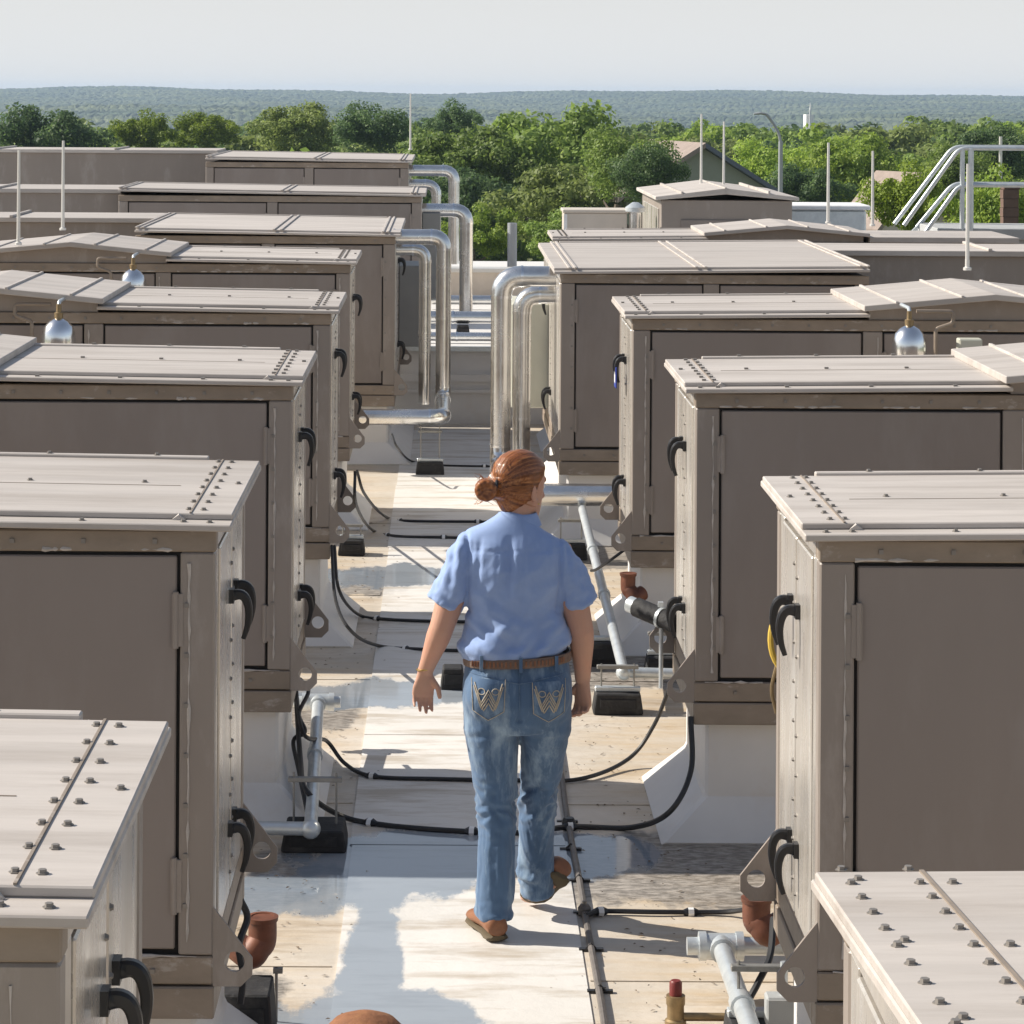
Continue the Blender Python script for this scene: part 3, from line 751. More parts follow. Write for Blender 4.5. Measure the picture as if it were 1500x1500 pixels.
# ------------------------------------------------------------------ galvanised drain pipes
def drain(label, pts, r=.026, tee=None, elbow=None, sock=(), coup=()):
    P = [Vector(p) for p in pts]; o = thing('drain_pipe', label, 'drain pipe', P[0], 'galvanised drain pipes'); Q = [p - P[0] for p in P]
    for a, b in zip(Q[:-1], Q[1:]): part('pipe_length', MB().tube([a, b], r, 14), MT['galv'], o, smooth=True)
    if tee is not None:
        c = Vector(tee[0]) - P[0]; ln = tee[1]
        part('tee', MB().tube([c - Vector((.055, 0, 0)), c + Vector((.055, 0, 0))], r * 1.38, 14).tube([c, c + (Q[0] - Q[1] if False else (Q[1] - Q[0])).normalized() * .06], r * 1.36, 14), MT['galv'], o, smooth=True)
        part('branch', MB().tube([c + Vector((ln[0], 0, 0)), c + Vector((ln[1], 0, 0))], r * .95, 14), MT['galv'], o, smooth=True)
        for x in (-.06, .06): part('collar', MB().tube([c + Vector((x - .012, 0, 0)), c + Vector((x + .012, 0, 0))], r * 1.55, 14), MT['galv'], o, smooth=True)
    for q in sock:
        c = Vector(q) - P[0]; part('elbow', MB().ball(c, r * 1.5, 14, 9), MT['galv'], o, smooth=True)
    for t in coup:
        c = Q[0].lerp(Q[1], t); d = (Q[1] - Q[0]).normalized(); part('coupling', MB().tube([c - d * .03, c + d * .03], r * 1.28, 14), MT['galv'], o, smooth=True)
    return o
p0, p1 = at(466, 1028, 12.2), at(455, 1214, 10.46)
drain('galvanised drain pipe with tee at its far end, sloping beside the third left unit', [p0, p1, p1 + Vector((-.5, .02, 0))], .026, (p0, (-.14, .10)), sock=(p1,), coup=(.45,))
p0, p1 = at(1056, 1386, 8.85), at(1108, 1530, 7.9)
drain('galvanised drain pipe leaving the frame at lower right, tee and socket at its head', [p0, p1], .030, (p0, (-.11, .32)), coup=(.62,))
p0, p1 = at(852, 742, 17.2), at(914, 985, 13.0)
drain('long pale drain pipe slanting past the right arm of the walker', [p0, p1, p1 + Vector((.45, 0, -.01))], .026, None, sock=(p1,), coup=(.32, .6))

# ------------------------------------------------------------------ cables
def cable(label, pts, r=.009, ties=2, m='cable', group='black cables looped across the aisle', k=8):
    P = spline(pts, k); o = thing('cable', label, 'cable', P[0], group); Q = [p - P[0] for p in P]
    part('cable_run', MB().tube(Q, r, 7), MT[m], o, smooth=True)
    fl_i = [i for i, p in enumerate(P) if p.z < .05]
    for j in range(ties):
        if len(fl_i) < 4: break
        i = fl_i[int((j + .6) / (ties + .3) * (len(fl_i) - 2))]; d = (Q[i + 1] - Q[i]).normalized()
        part('clip', MB().tube([Q[i] - d * .03, Q[i] - d * .012, Q[i] + d * .012, Q[i] + d * .03], [r * .9, r * 1.8, r * 1.8, r * .9], 7), MT['black'], o, smooth=True)
        part('clip_label', MB().tube([Q[i] - d * .010, Q[i] + d * .010], r * 1.9, 7), MT['white'], o, smooth=True)
    return o
zc = .014
def A(px, py, Y): return at(px, py, Y)
cable('black cable crossing behind the knees, from the third left unit towards the right row', [A(432, 1000, 11.9), A(445, 1075, 11.3), fl(478, 1085, .12), fl(505, 1118, .03), fl(545, 1137, zc), fl(640, 1141, zc), fl(760, 1143, zc), fl(850, 1141, zc), fl(920, 1112, .04), A(958, 1062, 11.9), A(983, 1000, 11.8)])
cable('lowest black cable loop, crossing at the calves to the third right unit', [A(432, 985, 11.9), A(440, 1110, 11.2), A(450, 1160, 10.8), fl(500, 1195, .03), fl(560, 1208, zc), fl(650, 1216, zc), fl(760, 1220, zc), fl(835, 1211, zc), fl(925, 1212, .02), A(980, 1190, 10.5), A(1012, 1130, 10.6), A(1012, 1050, 10.7)], .011, 3)
cable('thin black cable just below the third left unit handle height, crossing to the hip', [A(486, 800, 14.4), A(492, 880, 13.8), A(515, 925, 13.6), fl(555, 946, zc), fl(620, 951, zc), fl(690, 953, zc), fl(800, 953, zc)])
cable('thin black cable one loop higher on the left, ending behind the shirt', [A(490, 800, 14.5), A(497, 865, 14.2), fl(525, 900, .03), fl(565, 907, zc), fl(640, 910, zc), fl(780, 912, zc)])
cable('black cable crossing level with the shoulders, lower of the pair', [A(520, 690, 15.5), A(522, 740, 15.6), fl(545, 776, .03), fl(580, 785, zc), fl(650, 787, zc), fl(790, 790, zc)])
cable('black cable crossing level with the shoulders, upper of the pair', [A(523, 690, 15.6), A(535, 725, 16.0), fl(565, 757, .03), fl(600, 763, zc), fl(700, 764, zc), fl(810, 766, zc)])
cable('farthest black cable loop, ending behind the red hair', [A(574, 636, 20.5), A(582, 655, 20.4), fl(602, 675, .02), fl(640, 681, zc), fl(720, 683, zc), fl(800, 684, zc)], .008)
cable('black cable from the floor conduit to the rusty trap by the second right unit', [fl(858, 1340, .02), fl(885, 1335, zc), fl(960, 1336, zc), fl(1060, 1336, zc), fl(1105, 1330, .06)], .009, 2)
cable('loose black cable hanging at lower right over the rubber block', [A(1133, 1345, 8.5), A(1128, 1400, 8.4), A(1110, 1440, 8.3), A(1092, 1475, 8.25), A(1085, 1510, 8.2)], .011, 0)
cable('tangled dark cable bundle hanging at the third left unit corner', [A(440, 995, 12.0), A(452, 1012, 11.6), A(438, 1045, 11.5), A(447, 1072, 11.4), A(430, 1085, 11.4), A(438, 1130, 11.1), A(452, 1200, 10.6)], .009, 0)
cable('short black cable slung from the fourth right unit to the slanting drain pipe', [A(914, 806, 14.4), A(895, 820, 14.5), A(874, 834, 14.9), A(866, 836, 15.1)], .008, 0)
cable('dark cable drooping below the second left unit corner', [A(352, 1318, 8.3), A(362, 1345, 8.3), A(350, 1385, 8.2), A(356, 1430, 8.2), A(352, 1470, 8.2)], .011, 0)
# floor conduit along the aisle with saddle clips
cp = [fl(889, 1540, .012), fl(884, 1490, .012), fl(872, 1420, .012), fl(858, 1345, .012), fl(848, 1285, .012), fl(838, 1235, .012), fl(829, 1185, .012), fl(822, 1130, .012), fl(812, 1060, .012), fl(795, 960, .012), fl(770, 800, .012)]
cd = thing('floor_conduit', 'grey floor cable held by dark saddle clips along the walkway edge', 'cable', cp[0])
part('cable_run', MB().tube([p - cp[0] for p in spline(cp, 6)], .012, 8), MT['conduit'], cd, smooth=True)
for px, py in ((879, 1449), (866, 1388), (848, 1287), (836, 1241), (831, 1201), (857, 1334)):
    c = fl(px, py, .012) - cp[0]
    part('saddle_clip', MB().box(c.x - .042, c.x + .042, c.y - .010, c.y + .010, c.z - .010, c.z - .002).tube([(c.x - .016, c.y, c.z - .004), (c.x, c.y, c.z + .014), (c.x + .016, c.y, c.z - .004)], .005, 6), MT['black'], cd)
jb = fl(833, 1214, 0)
j = thing('cable_junction', 'small black junction puck on the floor conduit by the right calf', 'junction', jb)
part('puck', MB().lathe((0, 0, 0), [(.026, .0), (.028, .03), (.02, .045)], 14), MT['black'], j, smooth=True)
j = thing('cable_junction', 'bolted dark junction on the floor conduit beside the right shoe', 'junction', fl(856, 1341, 0))
part('puck', MB().lathe((0, 0, 0), [(.022, .0), (.024, .028), (.015, .04)], 14), MT['conduit'], j, smooth=True)
part('bolt', MB().lathe((0, 0, .04), [(.008, 0), (.008, .012)], 6), MT['bolt'], j)

# ------------------------------------------------------------------ small fittings
def trap(label, p, w=.05, h=.17, lean=1):
    o = thing('drain_trap', label, 'drain trap', p, 'rusty brown drain traps')
    pts = spline([(0, 0, h), (0, 0, h * .55), (-.012 * lean, -.01, .07), (-.035 * lean, -.02, .045), (-.075 * lean, .01, .06)], 6)
    part('trap_body', MB().tube(pts, w, 18), MT['rust'], o, smooth=True, angle=60)
    part('rim', MB().lathe((0, 0, h - .012), [(w + .004, 0), (w + .006, .014), (w * .8, .0145), (w * .8, .0)], 18), MT['rust'], o, smooth=True)
    return o
t = trap('rust brown open drain trap on a thin stake, lower left of the aisle', at(384, 1408, 8.6) - Vector((0, 0, .02)), .045, .16)
part('stake', MB().tube([(.045, .0, -.26), (.045, 0, -.0)], .005, 8).box(.035, .065, -.010, .010, -.016, .0), MT['brace'], t)
trap('rust brown drain trap under the second right unit lug', at(1108, 1384, 8.75), .045, .15, -1)
trap('dark brown drain trap by the fourth right unit curb', at(920, 886, 13.9), .038, .16, -1)
vp = thing('vent_stub', 'short red capped valve stub at the bottom edge right of the conduit', 'valve', (.735, 8.58, 0))
part('stem', MB().lathe((0, 0, 0), [(.034, 0), (.034, .02), (.027, .025), (.027, .065), (.030, .07), (.030, .098)], 14), MT['brass'], vp, smooth=True)
part('cap', MB().lathe((0, 0, .0985), [(.020, 0), (.020, .040), (.015, .046)], 12), MT['red'], vp, smooth=True)
part('side_pipe', MB().tube([(.025, 0, .03), (.26, .0, .03)], .013, 10), MT['brass'], vp, smooth=True)
hd = thing('vent_hood', 'rounded rust orange hood poking up at the bottom edge of the picture', 'vent hood', (-.235, 8.36, -.088))
part('hood', MB().lathe((0, 0, 0), [(.06, 0), (.062, .09), (.135, .095), (.138, .112), (.125, .145), (.095, .175), (.05, .192), (.01, .197)], 28), MT['rustcap'], hd, smooth=True, angle=50)
# black insulated stub
p0, p1 = at(925, 886, 11.75), at(1000, 918, 11.55)
st = thing('insulated_stub', 'black foam insulated pipe stub with silver end cap at the third right unit', 'pipe', p0)
d = (p1 - p0).normalized()
part('foam_sleeve', MB().tube([d * .03, d * .25], .042, 18), MT['rubber'], st, smooth=True)
part('end_cap', MB().tube([d * -.01, d * .032], .036, 18), MT['galv'], st, smooth=True)
part('clamp', MB().tube([d * .165, d * .18], .046, 18).box(d.x * .165 - .01, d.x * .165 + .012, d.y * .165 - .012, d.y * .165 + .012, d.z * .165 + .044, d.z * .165 + .065), MT['galv'], st, smooth=True)
part('post', MB().tube([d * .17 + Vector((0, 0, -.3)), d * .17 + Vector((0, 0, -.04))], .009, 8), MT['galv'], st)
eb = thing('electrical_box', 'small grey electrical box low at the foot of the second right unit', 'electrical box', at(1150, 1492, 8.15))
part('box', MB().box(-.055, .055, 0, .07, -.03, .06), MT['concrete'], eb, bevel=.006)
part('cover', MB().box(-.05, .05, -.006, -.0005, -.025, .055), MT['greypanel'], eb)
part('conduit', MB().tube([(0, .03, .06), (0, .03, .16)], .012, 10), MT['galv'], eb, smooth=True)
# yellow hose
yc = at(1148, 938, 8.25)
yh = thing('yellow_hose', 'yellow hose looped over the far corner of the second right unit', 'hose', yc)
part('hose', MB().tube([(.022 + .062 * math.cos(q), .02 * math.sin(q), .095 * math.sin(q)) for q in [k * math.pi * 2 / 28 for k in range(29)]], .009, 8), MT['yellow'], yh, smooth=True)
part('hose_end', MB().tube(spline([(-.02, 0, -.075), (-.035, 0, -.15), (-.02, .0, -.22)], 5), .006, 7), MT['brass'], yh, smooth=True)
# blue tag on fourth right unit
tg = thing('tag', 'small blue and white tag hung by the fourth right unit handle', 'tag', at(904, 552, 14.75))
part('card', MB().box(-.012, -.006, -.07, .07, -.055, .055), MT['blue'], tg)
part('print', MB().box(-.0135, -.0125, -.04, .04, -.03, .03), MT['white'], tg)
# silver dome lamps on the front walls with their conduit brackets
def dome(label, px, py, Y, s, r=.088):
    p = at(px, py, Y); o = thing('dome_lamp', label, 'dome lamp', p, 'silver dome lamps')
    part('dome', MB().lathe((0, 0, -.09), [(.97 * r, 0), (r, .012), (r, .05), (.96 * r, .082), (.83 * r, .112), (.6 * r, .136), (.32 * r, .150), (.2 * r, .155)], 24), MT['chrome'], o, smooth=True, angle=50)
    part('neck', MB().lathe((0, 0, .062), [(.022, 0), (.024, .03), (.014, .034), (.013, .075)], 14), MT['brass'], o, smooth=True)
    w = 14.42 if s < 0 else 14.22
    part('bracket', MB().tube(rounded([(0, 0, .12), (0, 0, .15), (-.0, .25, .15)], .03), .010, 8), MT['galv'], o, smooth=True)
    pts = rounded([(s * .07, .20, .12), (s * .26, .20, .12), (s * .26, .20, .06), (s * .17, .20, .03), (s * .17, .20, -.11)], .02)
    part('conduit', MB().tube(pts, .010, 8), MT['rail'], o, smooth=True)
    return o
dome('silver dome lamp at the left edge above the third left lid', 86, 484, 14.2, -1)
dome('silver dome lamp half hidden behind the fourth left lid', 195, 408, 18.0, -1)
dome('silver dome lamp on the fourth right front wall, above the third right lid', 1332, 495, 13.9, 1)
jx = thing('junction_box', 'small grey green box beside the gabled lid at the right edge', 'junction box', at(1422, 508, 13.9))
part('box', MB().box(-.06, .06, 0, .08, -.05, .04), MT['palepanel'], jx, bevel=.006)
part('cover', MB().box(-.052, .052, -.006, -.0005, -.042, .032), MT['palepanel'], jx)

# ------------------------------------------------------------------ lightning rods
def rod(label, px, py0, py1, Y, r=.012):
    a, b = at(px, py1, Y), at(px, py0, Y); o = thing('lightning_rod', label, 'lightning rod', a, 'thin pale lightning rods')
    part('rod', MB().tube([(0, 0, -.02), (0, 0, (b - a).z)], [r, r * .7], 8), MT['rodmetal'], o, smooth=True)
    part('foot', MB().lathe((0, 0, -.03), [(.024, 0), (.024, .014), (.013, .02), (.013, .06)], 12), MT['rodmetal'], o, smooth=True)
rod('leftmost thin lightning rod, near the left picture edge', 27, 220, 352, 18.35, .013)
rod('second thin lightning rod from the left edge', 92, 206, 331, 19.4, .013)
rod('tall thin mast on the right end of the farthest left unit', 601, 137, 216, 33.5, .013)
rod('lightning rod on the gabled housing, nearer its ridge', 1027, 167, 266, 28.2, .014)
rod('lightning rod on the gabled housing, right of the ridge', 1060, 178, 270, 28.2, .014)
rod('lightning rod on the low gable behind the deep right unit, left one', 1213, 209, 322, 23.2, .015)
rod('lightning rod on the low gable behind the deep right unit, right one', 1278, 221, 326, 22.9, .014)
rod('lightning rod nearest the guardrail, on the fourth right gable', 1417, 240, 388, 15.35, .012)
gp = thing('vent_post', 'plain grey post standing in the trees behind the parapet', 'post', at(750, 395, 31.0) - Vector((0, 0, .3)))
part('pipe', MB().tube([(0, 0, 0), (0, 0, .3 + .53)], .055, 14), MT['lamp_post'], gp, smooth=True)
part('flange', MB().lathe((0, 0, -.0), [(.10, 0), (.10, .02), (.06, .03)], 14), MT['lamp_post'], gp, smooth=True)

# ------------------------------------------------------------------ stair with guardrail, far right
YS = 24.6
gx = lambda px: (px - PX) * YS / F
sr = thing('roof_stair', 'galvanised roof stair and platform with pipe guardrail at the right edge', 'stair', (gx(1410), YS, 0))
def rel(px, py, dy=0.): q = at(px, py, YS); return (q.x - gx(1410), dy, q.z)
zp = at(1450, 335, YS).z
part('platform', MB().box(gx(1375) - gx(1410), 2.6, 0, 1.1, zp - .10, zp), MT['concrete'], sr, bevel=.006)
part('platform_wall', MB().box(gx(1400) - gx(1410), 2.58, .05, 1.05, -.0, zp - .101), MT['concrete'], sr)
def rel2(px, py, dy): q = at(px, py, YS + dy); return (q.x - gx(1410), dy, q.z)
for dy, u0, u1, l0, l1 in ((.02, (1324, 330), (1405, 217), (1350, 348), (1405, 271)), (1.0, (1310, 328), (1396, 215), (1343, 333), (1396, 269))):
    part('guardrail', MB().tube(rounded([rel2(*u0, dy), rel2(*u1, dy), (2.6, dy, rel2(*u1, dy)[2])], .08), .020, 10), MT['galv'], sr, smooth=True)
    part('guardrail', MB().tube(rounded([rel2(*l0, dy), rel2(*l1, dy), (2.6, dy, rel2(*l1, dy)[2])], .08), .020, 10), MT['galv'], sr, smooth=True)
    for px in (1410, 1600):
        part('rail_post', MB().tube([(rel2(px, 217, dy)[0], dy, zp - .02), rel2(px, 217, dy)], .022, 10), MT['galv'], sr, smooth=True)
part('rail_post', MB().tube([(rel(1423, 217, 0)[0], .02, zp - .02), rel(1423, 217, .02)], .026, 10), MT['galv'], sr, smooth=True)
for dy in (.0, 1.08):
    a = Vector(rel(1375, 337, dy)); part('stringer', MB().prism([(a.x, a.z), (a.x, a.z - .22), (a.x - 1.5, -.0), (a.x - 1.72, 0.0)], 'y', dy - .02, dy + .02), MT['galv'], sr)
for k in range(7):
    z = zp - (k + 1) * zp / 8; x = rel(1375, 337)[0] - 1.6 * (k + 1) / 8
    part('tread', MB().box(x - .12, x + .12, .022, 1.058, z - .03, z), MT['galv'], sr)
bd = thing('duct', 'pale low rooftop duct behind the gabled housing at right', 'duct', (gx(1120) + .6, 29.0, UP_Z))
part('duct_body', MB().box(0, 1.0, 0, .8, .3, 1.05), MT['galv'], bd, bevel=.02)
part('duct_cap', MB().box(-.04, 1.04, -.04, .84, 1.051, 1.10), MT['white'], bd, bevel=.01)
for x in (.1, .9): part('duct_leg', MB().box(x - .04, x + .04, .1, .7, 0, .298), MT['galv'], bd)

# ------------------------------------------------------------------ the person walking away along the aisle
def voxel(mb, size, name, smooth_it=2):
    me = mb.mesh(name); o = bpy.data.objects.new(name, me); COL.objects.link(o)
    m = o.modifiers.new('r', 'REMESH'); m.mode = 'VOXEL'; m.voxel_size = size
    s = o.modifiers.new('s', 'SMOOTH'); s.factor = .5; s.iterations = smooth_it
    dg = bpy.context.evaluated_depsgraph_get(); dg.update()
    out = bpy.data.meshes.new_from_object(o.evaluated_get(dg)); bpy.data.objects.remove(o); bpy.data.meshes.remove(me)
    out.name = name; out.shade_smooth(); return out
def displace(me, fn):
    n = len(me.vertices); co_ = np.empty(n * 3, np.float32); no = np.empty(n * 3, np.float32)
    me.vertices.foreach_get('co', co_); me.vertex_normals.foreach_get('vector', no)
    co_ = co_.reshape(-1, 3); no = no.reshape(-1, 3)
    d = np.array([fn(Vector(p), Vector(q)) for p, q in zip(co_, no)], np.float32)
    me.vertices.foreach_set('co', (co_ + no * d[:, None]).ravel()); me.update()
N = noise.noise
PR = thing('person', 'person with red hair in a bun, short sleeved blue shirt and jeans, walking away', 'person', (.254, 9.50, .006))
HC = Vector((.006, .035, 1.552)); HY = math.radians(-42)          # head centre, turned to the right
Rh = Matrix.Rotation(HY, 3, 'Z') @ Matrix.Rotation(math.radians(-6), 3, 'X')
def hp(x, y, z): return HC + Rh @ Vector((x, y, z)) * 1.06
def head_loft(mb, prof, n=24):
    """prof: (z, x half width, front y, back y)"""
    rings = []
    for z, w, yf, ybk in prof:
        rings.append([hp(w * math.cos(q), (yf if math.sin(q) > 0 else ybk) * math.sin(q), z) for q in [2 * math.pi * i / n for i in range(n)]])
    return mb.loft(rings)
def hand(mb, wrist, down, thumb_side, palm, curl, k=1.0):
    """palm and five separate bent fingers; thumb_side points from little finger to thumb"""
    d = down.normalized(); t = (thumb_side - d * thumb_side.dot(d)).normalized(); p = t.cross(d)
    if p.dot(palm) < 0: p = -p
    kn = wrist + d * .086 * k
    mb.limb([(wrist - d * .01, .027, .022), (wrist + d * .02, .030, .018), (wrist + d * .055 * k, .039, .0155), (kn, .041, .013), (kn + d * .006, .036, .010)], 14, ref=t)
    for off, ln, r, c in ((.030, .066, .0088, .9), (.010, .076, .0092, 1.0), (-.0105, .071, .0088, 1.1), (-.030, .055, .0078, 1.25)):
        pos = kn + t * off * k - d * .006; dirn = (d + t * off * 2.0).normalized(); a = 0; path = [(pos - d * .012, r * 1.1, r)]
        for seg, fr, ang in ((.46, 1.0, .35), (.30, .93, .75), (.24, .82, .55)):
            path.append((pos, r * fr, r * fr)); a += ang * c * curl
            pos = pos + (dirn * math.cos(a) + p * math.sin(a)) * ln * seg * k
        path.append((pos - (dirn * math.cos(a) + p * math.sin(a)) * .004, r * .78, r * .72)); path.append((pos + (dirn * math.cos(a) + p * math.sin(a)) * .003, r * .35, r * .3))
        mb.limb(path, 8, ref=t)
    b0 = wrist + d * .026 + t * .024 + p * .004
    d1 = (d * .75 + t * .60 + p * .35).normalized(); d2 = (d * .92 + t * .18 + p * .35).normalized()
    mb.limb([(b0 - d1 * .012, .013, .012), (b0 + d1 * .02, .0125, .0115), (b0 + d1 * .042, .0105, .010), (b0 + d1 * .042 + d2 * .022, .0098, .009), (b0 + d1 * .042 + d2 * .036, .007, .006)], 9, ref=p)
# body: one surface
B = MB()
B.limb([((.0, 0, .74), .13, .085), ((0, 0, .82), .165, .105), ((0, 0, .90), .165, .10), ((-.002, 0, 1.0), .148, .092), ((-.004, 0, 1.12), .142, .09), ((-.008, 0, 1.25), .155, .098), ((-.012, .0, 1.34), .16, .085), ((-.008, .005, 1.395), .105, .06), ((-.004, .012, 1.43), .058, .052), ((.002, .022, 1.49), .052, .053), ((.006, .03, 1.54), .05, .055)], 24)
LSH, LEL, LWR = Vector((-.175, 0, 1.345)), Vector((-.262, -.015, 1.065)), Vector((-.318, .035, .905))
RSH, REL, RWR = Vector((.150, 0, 1.355)), Vector((.224, -.012, 1.055)), Vector((.232, .04, .875))
for sh, el, wr in ((LSH, LEL, LWR), (RSH, REL, RWR)):
    B.limb([(sh + Vector((0, 0, -.005)), .035, .04), (sh.lerp(el, .18), .040, .045), (sh.lerp(el, .36), .046, .048), (sh.lerp(el, .55), .053, .053), (sh.lerp(el, .85), .046, .046), (el, .043, .042), (el.lerp(wr, .22), .043, .043), (el.lerp(wr, .45), .038, .038), (el.lerp(wr, .8), .030, .027), (wr, .0275, .022)], 18)
hand(B, LWR, Vector((-.10, .06, -1)), Vector((1, .25, 0)), Vector((.2, -1, 0)), .55, .98)
hand(B, RWR, Vector((.02, .05, -1)), Vector((-.75, .8, 0)), Vector((-1, -.45, 0)), 1.0, .98)
for s, hipx, knee, ank in ((-1, -.088, (-.068, .01, .44), (-.074, -.02, .09)), (1, .095, (.082, .12, .46), (.10, .22, .13))):
    B.limb([((hipx, 0, .84), .085, .085), ((hipx, .01, .74), .083, .085), (Vector(knee) * .5 + Vector((hipx, 0, .74)) * .5, .07, .072), (knee, .052, .055), (Vector(knee).lerp(Vector(ank), .35), .05, .053), (Vector(knee).lerp(Vector(ank), .8), .036, .037), (ank, .034, .036)], 16)
    a = Vector(ank)
    if s < 0: B.limb([(a + Vector((0, -.025, -.02)), .03, .03), (a + Vector((-.02, .06, -.05)), .037, .025), (a + Vector((-.04, .15, -.065)), .04, .018)], 12, ref=Vector((1, 0, 0)))
    else: B.limb([(a + Vector((.03, -.03, -.0)), .03, .03), (a + Vector((-.01, .05, -.06)), .035, .026), (a + Vector((-.04, .13, -.11)), .037, .018)], 12, ref=Vector((1, 0, 0)))
head_loft(B, [(-.118, .018, .078, -.03), (-.112, .036, .088, -.01), (-.095, .050, .094, .02), (-.07, .058, .096, .045), (-.04, .064, .096, .070), (-.01, .069, .095, .085), (.02, .072, .094, .092), (.05, .072, .092, .093), (.078, .062, .078, .080), (.10, .042, .05, .055), (.11, .015, .02, .02)])
B.limb([(hp(0, .09, .015), .009, .008), (hp(0, .108, -.012), .011, .010), (hp(0, .118, -.030), .015, .011), (hp(0, .098, -.042), .014, .008)], 10)     # nose
B.limb([(hp(-.022, .088, -.066), .006, .005), (hp(0, .099, -.064), .008, .006), (hp(.022, .088, -.066), .006, .005)], 8, ref=Vector((0, 0, 1)))         # upper lip
B.limb([(hp(-.018, .087, -.076), .006, .005), (hp(0, .097, -.077), .008, .006), (hp(.018, .087, -.076), .006, .005)], 8, ref=Vector((0, 0, 1)))
B.ball(hp(0, .084, -.105), .018, 10, 7)
B.limb([(hp(-.05, .072, .026), .009, .006), (hp(-.025, .09, .030), .010, .006), (hp(0, .093, .024), .008, .006), (hp(.025, .09, .030), .010, .006), (hp(.05, .072, .026), .009, .006)], 8, ref=Vector((0, 0, 1)))
for s in (-1, 1):                                        # ears: rim and lobe
    rim = [hp(s * .075, -.002 - .016 * math.cos(q), -.012 + .031 * math.sin(q)) for q in [math.radians(a) for a in range(-100, 200, 25)]]
    B.tube(rim, .0062, 8); B.ball(hp(s * .072, -.003, -.014), (.007, .015, .026), 10, 7); B.ball(hp(s * .073, .006, -.040), .009, 8, 6)
body = voxel(B, .0042, 'body', 3)
link('body', body, MT['skin'], PR)
for s in (-1, 1): part('eye', MB().ball(hp(s * .030, .079, .004), .0125, 12, 8), MT['eye'], PR, smooth=True)
for s in (-1, 1): part('earring', MB().ball(hp(s * .083, .006, -.05), .0035, 8, 6), MT['gold'], PR, smooth=True)
part('bracelet', MB().tube([LWR + Vector((.030 * math.cos(q), .026 * math.sin(q), .008 + .004 * math.cos(q))) for q in [k * math.pi / 9 for k in range(19)]], .0032, 6), MT['gold'], PR, smooth=True)
# hair: cap combed back into a bun at the back left
BUN = Vector((-.100, -.070, 1.556))
Hm = MB()
head_loft(Hm, [(-.088, .030, -.045, .066), (-.078, .040, -.040, .074), (-.062, .050, -.03, .084), (-.045, .062, -.02, .092), (-.02, .0755, -.012, .104), (.01, .081, .020, .109), (.04, .083, .072, .110), (.07, .078, .088, .100), (.095, .062, .074, .080), (.112, .038, .045, .050), (.120, .012, .015, .018)], 28)
Hm.limb([(HC + Rh @ Vector((-.03, -.07, 0)), .055, .06), (HC.lerp(BUN, .62), .040, .044), (BUN + Vector((.03, 0, -.002)), .026, .028)], 18)
cap = voxel(Hm, .0042, 'hair', 3)
def strandval(p):
    d = p - BUN; ax = (HC - BUN).normalized(); e1 = Vector((0, 0, 1)); e1 = (e1 - ax * e1.dot(ax)).normalized(); e2 = ax.cross(e1)
    return math.atan2(d.dot(e2), d.dot(e1)), d.length
def hair_d(p, q):
    a, r = strandval(p); return .0014 * N(Vector((a * 9, r * 2.5, 3))) + .0012 * N(Vector((a * 30, r * 4, 9)))
displace(cap, hair_d)
def strands(me, fn):
    at_ = me.attributes.new('strand', 'FLOAT', 'POINT')
    at_.data.foreach_set('value', np.array([fn(v.co) for v in me.vertices], np.float32))
def sf(p):
    a, r = strandval(p); return min(1, max(0, .46 + .40 * N(Vector((a * 7, r * 3, 1))) + .55 * N(Vector((a * 34, r * 5, 2))) + .5 * N(Vector((a * 90, r * 9, 4)))))
strands(cap, sf)
link('hair', cap, MT['hair'], PR)
Bn = MB(); Bn.ball(BUN + Vector((-.012, -.01, .0)), (.036, .034, .034), 18, 12)
for k in range(5):
    ph = k * 1.26; Bn.tube([BUN + Vector((-.012 + .030 * math.cos(q) * math.cos(.5 * math.sin(ph)), -.014 + .026 * math.sin(q + ph), .028 * math.sin(q))) for q in [j * math.pi / 8 for j in range(17)]], .011, 8)
bun = voxel(Bn, .004, 'hair_bun', 2)
displace(bun, lambda p, q: .002 * N(p * 70 + Vector((0, 0, N(p * 20) * 3))))
strands(bun, lambda p: min(1, max(0, .5 + .6 * N(Vector((math.atan2(p.z - BUN.z, p.y - BUN.y) * 5, (p.x - BUN.x) * 95, 0))))))
fly = MB(); fr = random.Random(4)
for k in range(70):                                       # loose hairs lying over the cap and round the bun
    if k < 46:
        z0 = fr.uniform(-.07, .118); w_ = .083 * math.sqrt(max(.02, 1 - (z0 / .125) ** 2)); a0 = fr.uniform(math.pi * .9, math.pi * 2.1)
        s0 = hp(w_ * math.cos(a0), .11 * math.sin(a0) * w_ / .083, z0); m_ = s0.lerp(BUN, .5) + (s0.lerp(BUN, .5) - HC).normalized() * fr.uniform(.012, .034) + Vector((0, 0, fr.uniform(-.004, .01)))
        pts = spline([s0, m_, BUN + Vector((.03, 0, fr.uniform(-.02, .02)))], 5)
    else:
        a0 = fr.uniform(0, 6.28); s0 = BUN + Vector((-.01, .028 * math.cos(a0), .028 * math.sin(a0)))
        pts = spline([s0, s0 + Vector((-.02, .018 * math.cos(a0), .02 * math.sin(a0))), s0 + Vector((-.034 + fr.uniform(-.01, .01), .02 * math.cos(a0 + 1), .03 * math.sin(a0 + .8)))], 4)
    fly.tube(pts, .0007, 4)
fm = fly.mesh('loose_hair'); strands(fm, lambda q: .75); fo = link('loose_hair', fm, MT['hair'], PR); fo['kind'] = 'stuff'
link('hair_bun', bun, MT['hair'], PR)
bt = MB().tube([BUN + Vector((.020 + .006 * math.sin(q), -.004 + .028 * math.cos(q), .028 * math.sin(q))) for q in [k * math.pi / 8 for k in range(17)]], .006, 8)
part('hair_tie', bt, MT['black'], PR, smooth=True)
